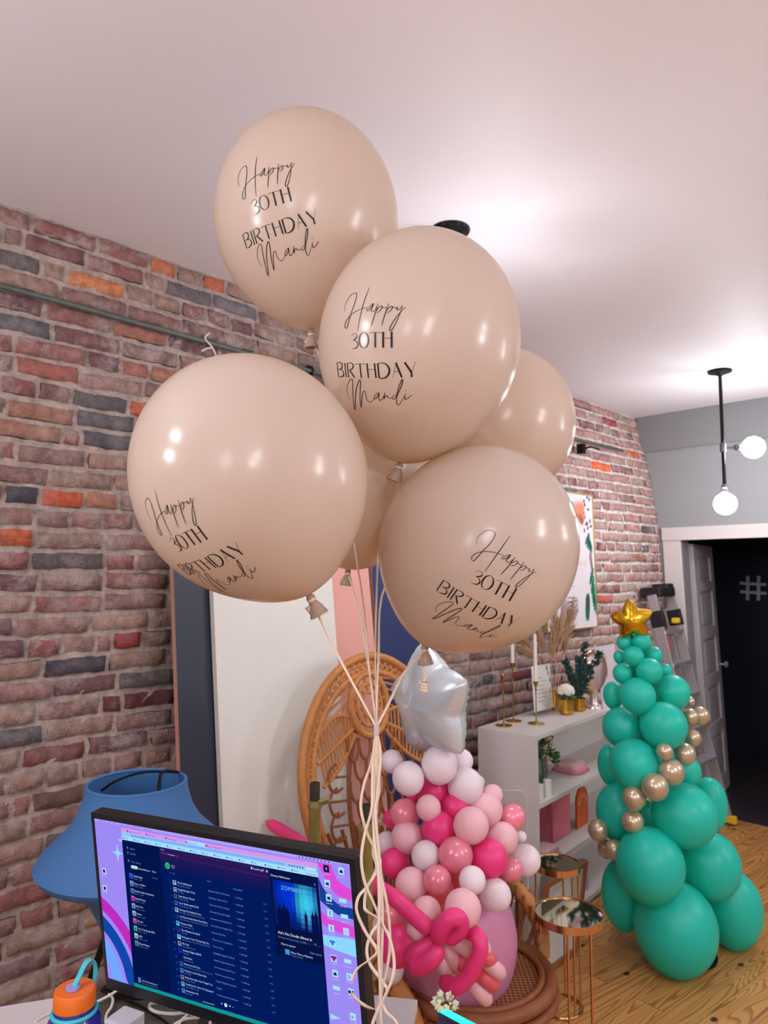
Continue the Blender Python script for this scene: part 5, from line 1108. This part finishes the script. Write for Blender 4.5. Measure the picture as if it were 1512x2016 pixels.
# ------------------------------------------------------------------ step ladder
M_alu = mat('aluminium', (196, 194, 198), .35, .7); M_bkp = mat('black_plastic', (30, 30, 34), .5); M_yel = mat('yellow_plastic', (232, 196, 30), .5)
fA = on_y(1433, 1592, 5.50); tA = on_y(1316, 1165, 5.46); fA.z = .02
ty = Vector((0, -.36, 0)); ladder = thing('step_ladder', 'folded aluminium step ladder with black cap leaning beside the doorway', 'ladder', Vector((fA.x, fA.y-.18, 0)))
ax = (tA-fA).normalized(); LL = (tA-fA).length; lx_ = ax.cross(Vector((0, 1, 0))).normalized()
def rail(nm, f0, f1, w, d_, mm_=M_alu):
    a_ = (f1-f0).normalized(); x_ = a_.cross(Vector((0, 1, 0))).normalized(); m = MB()
    y_ = Vector((0, 1, 0)); q = [x_*sx*w/2 + y_*sy*d_/2 for sx, sy in ((-1, -1), (1, -1), (1, 1), (-1, 1))]; m.hexa([f0+p for p in q]+[f1+p for p in q]); return m.build(nm, mm_, ladder, smooth=False, bevel=.002)
for k in (0, 1):
    o = ty*k*1.0; sh = Vector((0, -.05*(k*2-1)*-1, 0))
    rail('front_rail', fA+o, fA+o*.84+ax*(LL-.02), .07, .022)
    rail('rear_rail', fA+o*.9+lx_*.075+ax*.12+Vector((0, -.02, 0)), fA+o*.80+lx_*.055+ax*(LL-.12), .03, .02)
    bx = fA + o*.86 + ax*(LL-.20); m = MB(); m.box(bx, (.105, .030, .12), M=Matrix.Rotation(math.atan2(ax.x, ax.z), 3, 'Y')); m.build('hinge_bracket', M_bkp, ladder, smooth=False, bevel=.006)
    m = MB(); m.box(fA+o+Vector((0.005, 0, .025)), (.10, .04, .05)); m.build('foot', M_yel if k == 0 else M_bkp, ladder, smooth=False, bevel=.004)
n = 6
for i in range(1, n+1):
    c = fA + ax*(LL*i/(n+1)*.96) + ty*(.5-.04*i/n); m = MB(); m.box(c, (.095, .34-.04*i/n, .022)); m.box(c+Vector((0, 0, -.02)), (.010, .34-.04*i/n, .03)); m.build('step', M_alu, ladder, smooth=False)
cp_ = fA + ty*.43 + ax*(LL+.005); Mr = Matrix.Rotation(math.atan2(ax.x, ax.z)*.3, 3, 'Y')
m = MB(); m.box(cp_+Vector((-.01, -.01, -.005)), (.16, .27, .075), M=Mr); m.box(cp_+Vector((0, .06, .035)), (.13, .11, .045), M=Mr); m.build('cap', M_bkp, ladder, smooth=False, bevel=.014)
m = MB(); m.box(fA+ty*.2+ax*(LL-.225)+lx_*-.03, (.05, .06, .04)); m.build('latch', M_yel, ladder, smooth=False, bevel=.01)
m = MB(); q = fA+ty*.84+ax*(LL-.36)-lx_*.037; m.box(q, (.004, .014, .16), M=Matrix.Rotation(math.atan2(ax.x, ax.z), 3, 'Y')); m.build('warning_label', mat('red_label', (190, 60, 70), .5), ladder, smooth=False)

# ------------------------------------------------------------------ leaf poster on the wall
def onwall(u, v, off=.03):
    x = WX+off
    for _ in range(6): p = on_x(u, v, x); x = WX+off+bulge(p.y, p.z)
    return p
TR, BR = onwall(1166, 975), onwall(1188, 1234); dn = (BR-TR); dn = Vector((dn.x, 0, dn.z)); ph_ = dn.length; up = -dn.normalized(); ey = Vector((0, -1, 0)); pw = ph_*.70; pn = up.cross(ey).normalized()
if pn.x < 0: pn = -pn
pos = thing('framed_poster', 'gold framed white poster with tropical leaves hanging on the brick wall', 'poster', TR + ey*pw/2 - up*ph_)
Q = lambda x, y, t=0: TR + ey*(pw-x) - up*(ph_-y) + pn*t       # x from the far left of the photo, y up
def qb(mb, x0, x1, y0, y1, t0, t1): mb.hexa([Q(x0, y0, t0), Q(x1, y0, t0), Q(x1, y0, t1), Q(x0, y0, t1), Q(x0, y1, t0), Q(x1, y1, t0), Q(x1, y1, t1), Q(x0, y1, t1)])
m = MB(); b_ = .010; qb(m, 0, pw, 0, b_, -.02, .006); qb(m, 0, pw, ph_-b_, ph_, -.02, .006); qb(m, 0, b_, b_, ph_-b_, -.02, .006); qb(m, pw-b_, pw, b_, ph_-b_, -.02, .006); m.build('frame', mat('gold_frame', (214, 184, 120), .3, .6), pos, smooth=False)
m = MB(); PM = [mat('poster_paper', (228, 222, 226), .35), mat('teal_leaf_ink', (70, 164, 136), .5), mat('green_leaf_ink', (40, 122, 100), .5), mat('coral_flower_ink', (222, 140, 110), .5), mat('charcoal_ink', (84, 84, 96), .5), mat('mauve_ink', (170, 140, 148), .5), mat('grey_text_ink', (170, 164, 170), .5), mat('blush_text_ink', (226, 196, 198), .5)]
m.add([Q(b_, b_, 0), Q(pw-b_, b_, 0), Q(pw-b_, ph_-b_, 0), Q(b_, ph_-b_, 0)], [(0, 1, 2, 3)], 0)
def pleaf(x, y, ang, L_, w, k, lay=1):
    w *= 1.35; L_ *= 1.15
    c_, s_ = math.cos(R(ang)), math.sin(R(ang)); sh = [(0, 0), (.2, .7), (.5, 1), (.8, .6), (1, 0), (.8, -.6), (.5, -1), (.2, -.7)]
    m.add([Q(min(pw-b_, max(b_, x+(px*L_)*c_-(py*w)*s_)), min(ph_-b_, max(b_, y+px*L_*s_+py*w*c_)), .0006*lay) for px, py in sh], [tuple(range(8))], k)
X = lambda f: pw*f; Yy = lambda f: ph_*f
for i in range(7): pleaf(X(.72), Yy(.80), 60+i*14, .13, .012, 3, 1+(i % 3)); 
for i in range(5): pleaf(X(.76), Yy(.76), 70+i*16, .10, .010, 3, 3)
for i in range(14): pleaf(X(.86+.06*math.sin(i*2)), Yy(.97-.022*i), 20+i*37, .03, .008, 4, 2)
for i in range(6): pleaf(X(.60+.02*i), Yy(.88-.02*i), 120-i*8, .05, .014, 1, 1)
for i in range(5): pleaf(X(.90), Yy(.70-.01*i), 230+i*14, .09, .012, 2, 2)
for i in range(5): pleaf(X(.93), Yy(.60-.03*i), 250+i*6, .09, .008, 5, 2)
for i in range(9): pleaf(X(.97-.02*(i % 2)), Yy(.45-.03*i), 235+i*5, .10, .014, [1, 2][i % 2], 2)
for i in range(3): pleaf(X(.84-.02*i), Yy(.26), 255+i*8, .17, .022, [2, 1, 4][i], 3)
for i in range(11): pleaf(X(.30+.03*i), Yy(.26-.010*i), 262-i*5, .13, .006, 5, 2)
for i in range(7): pleaf(X(.62), Yy(.22-.012*i), 175+i*9, .14, .005, 4 if i % 2 else 5, 3)
for i in range(6): pleaf(X(.22+.05*i), Yy(.30), 100+20*i, .07, .015, 1, 1)
for i in range(8): pleaf(X(.10), Yy(.92-.1*i), 300-20*(i % 3), .10, .016, [1, 2, 5][i % 3], 1)
put_text(m, 'please join us for a', Q(X(.28), Yy(.60), .001), -ey, up, .020, 6); put_text(m, 'Baby Shower', Q(X(.22), Yy(.46), .001), -ey, up, .075, 7); put_text(m, 'for', Q(X(.45), Yy(.40), .001), -ey, up, .04, 7); put_text(m, 'saturday afternoon', Q(X(.30), Yy(.305), .001), -ey, up, .022, 6)
m.build('print', PM, pos, smooth=False)

# ------------------------------------------------------------------ water bottle
bd = 1.20; bt = at(148, 1945, bd); bx_, by_ = bt.x, bt.y; bz = DZ+.0005; bh = bt.z
M_pur = mat('translucent_purple', (70, 52, 170), .15, trans=.3, coat=.5); M_org = mat('orange_plastic', (232, 112, 30), .45); M_teal = mat('teal_rubber', (60, 190, 206), .5); M_lil = mat('lilac_plastic', (160, 150, 214), .45)
bot = thing('water_bottle', 'purple water bottle with orange lid and teal strap at the lower left', 'bottle', (bx_, by_, bz)); lt = bh-bz
MB().lathe([(.036, 0), (.043, .004), (.0445, .02), (.0445, lt-.062), (.041, lt-.048), (.034, lt-.038), (.031, lt-.034), (.031, lt-.010), (0, lt-.010)], (bx_, by_, bz), 40).build('body', M_pur, bot)
MB().lathe([(.0322, lt-.028), (.0335, lt-.027), (.0335, lt-.003), (.031, lt), (0, lt+.0005)], (bx_, by_, bz), 48).build('lid', M_org, bot)
MB().tube([(bx_+.0345*math.cos(R(a)), by_+.0345*math.sin(R(a)), bh-.036) for a in range(0, 360, 8)], .0035, 8, True).build('strap_ring', M_teal, bot)
tl = Vector((bx_, by_, bh)); MB().lathe([(.0115, .001), (.0122, .003), (.0115, .0055), (.002, .006), (.0015, .004), (0, .004)], tl+CR*-.002-CF*.004, 24).build('strap_button', M_lil, bot)
pts = [tl+CR*-.001-CF*.004+cz*.004, tl+CR*.004+CF*.006+cz*.016, tl+CR*.010+CF*.016+cz*.030, tl+CR*.017+CF*.026+cz*.030, tl+CR*.020+CF*.034+cz*.012, tl+CR*.018+CF*.036-cz*.015, tl+CR*.012+CF*.034-cz*.034]
MB().ribbon(spline(pts, 6), .0095, (CR*.9+CF*-.5), th=.0009).build('strap', M_teal, bot)
# cables and charger
M_cab = mat('white_cable', (222, 212, 204), .45); zc = DZ+.0045
def cable(px, r, mm_, lb, zz=zc):
    pts = [on_z(u, v, zz+(h if True else 0)) for u, v, h in px]; pts = [Vector((min(p.x, -.3), p.y, p.z)) for p in pts]
    tag(MB().tube(spline(pts, 6), r, 8).build('cable', mm_), lb, 'cable', 'cables on the desk')
cable([(180, 1978, .0), (215, 1960, .012), (235, 1948, .02), (252, 1950, .0)], .0028, M_cab, 'straight white cable just behind the orange lid')
cable([(214, 1958, .004), (222, 1966, .004), (219, 1982, .004), (209, 2000, .0), (208, 2030, .0)], .0028, M_cab, 'white cable curving down beside the white charger block')
cable([(312, 1974, .02), (297, 1975, .02), (295, 1985, .01), (310, 1993, .004), (340, 1996, .004), (365, 1994, .006), (385, 1999, .012)], .0032, M_cab, 'thick white cable looping out under the monitor chin')
cable([(392, 2003, .008), (365, 2006, .003), (340, 2020, .0), (320, 2050, 0)], .0028, M_cab, 'white cable lying lowest under the monitor, ending at frame bottom')
cable([(370, 1996, .010), (356, 2010, .004), (340, 2035, 0)], .0024, M_cab, 'thin white cable crossing two others under the monitor')
cable([(414, 2010, .010), (413, 2025, .003), (418, 2050, 0)], .0028, M_cab, 'white cable end rightmost under the monitor chin')
cable([(70, 2010, 0), (100, 1994, .0), (120, 1990, 0)], .0030, M_cab, 'white cable left of the purple bottle')
cable([(200, 1950, 0), (232, 1962, .002), (270, 1978, .0), (300, 1996, 0), (330, 2016, 0), (350, 2050, 0)], .0028, M_black, 'thin black cable running diagonally across the dark worktop')
cable([(205, 1944, .003), (240, 1956, .004), (268, 1965, .004), (300, 1962, .006)], .0042, M_black, 'thick black cable behind the white loops')
cb = on_z(245, 2014, DZ+.015); m = MB().box((0, 0, 0), (.055, .055, .028)); o = m.build('charger_block', mat('white_plastic', (226, 222, 226), .35), smooth=False, bevel=.004); o.location = cb; o.rotation_euler.z = R(20); tag(o, 'square white charger block in front of the monitor', 'charger')
pa = on_z(52, 2012, DZ+.001); m = MB().box((0, 0, 0), (.20, .14, .0015)); o = m.build('paper_sheet', mat('paper', (206, 196, 196), .6), smooth=False); o.location = (pa.x, pa.y, DZ+.0012); o.rotation_euler.z = R(62); tag(o, 'sheet of white paper under the purple bottle', 'paper')
pa = on_z(762, 2030, DZ+.002); m = MB().box((0, 0, 0), (.10, .16, .02)); o = m.build('notepad', mat('grey_card', (186, 180, 182), .6), smooth=False, bevel=.001); o.location = (pa.x, pa.y, DZ+.0112); o.rotation_euler.z = R(35); tag(o, 'grey notepad below the ribbon ends by the monitor edge', 'notepad')
# teal lit dark panel with crystal cluster
g0, g1 = at(876, 1986, 1.02), at(980, 2040, .86); gd = (g1-g0).normalized(); gs_ = Vector((0, 0, 1)); gn = gd.cross(gs_).normalized()
lp = thing('led_sign', 'black panel with a glowing teal top edge at the bottom of the frame', 'sign', Vector((g0.x, g0.y, .60)))
fd = gd*.42; dn_ = Vector((0, 0, -.42)); p_ = [g0, g0+fd, g0+fd+gn*.012, g0+gn*.012]; m = MB(); m.hexa([q+dn_ for q in p_]+[q-cz*.0015 for q in p_]); m.build('panel', mat('black_gloss_panel', (16, 18, 34), .25), lp, smooth=False)
m = MB(); q = [g0-cz*.001, g0+fd-cz*.001, g0+fd+gn*.012-cz*.001, g0+gn*.012-cz*.001]; m.hexa(q+[v_+cz*.0022 for v_ in q]); part(m.build('light_edge', glow('teal_led', (60, 250, 226), 1.4), lp, smooth=False), 'glowing teal edge')
sg_ = Vector((g0.x+gd.x*.2, g0.y+gd.y*.2, 0)); m = MB(); m.tube([sg_+cz*.02, sg_+cz*(g0.z-.40)], .012, 8); m.lathe([(.12, 0.001), (.12, .015), (0, .018)], sg_, 24); m.build('stand', M_black, lp)
rn = random.Random(8); m = MB(); cc = g0 + cz*.008
for i in range(46):
    d_ = Vector((rn.gauss(0, 1), rn.gauss(0, 1), rn.gauss(0, .8))).normalized(); q = cc + Vector((d_.x*.015, d_.y*.015, d_.z*.010)); x_ = d_.orthogonal().normalized(); y_ = d_.cross(x_); s_ = rn.uniform(.0022, .0045)
    m.add([q-x_*s_, q+y_*s_, q+x_*s_, q-y_*s_, q+d_*s_*1.6, q-d_*s_], [(0, 1, 4), (1, 2, 4), (2, 3, 4), (3, 0, 4), (1, 0, 5), (2, 1, 5), (3, 2, 5), (0, 3, 5)])
tag(m.build('crystal_cluster', mat('pale_crystal', (206, 206, 176), .2, coat=.5), smooth=False), 'small pale crystal cluster on the corner of the teal-lit panel', 'crystal')
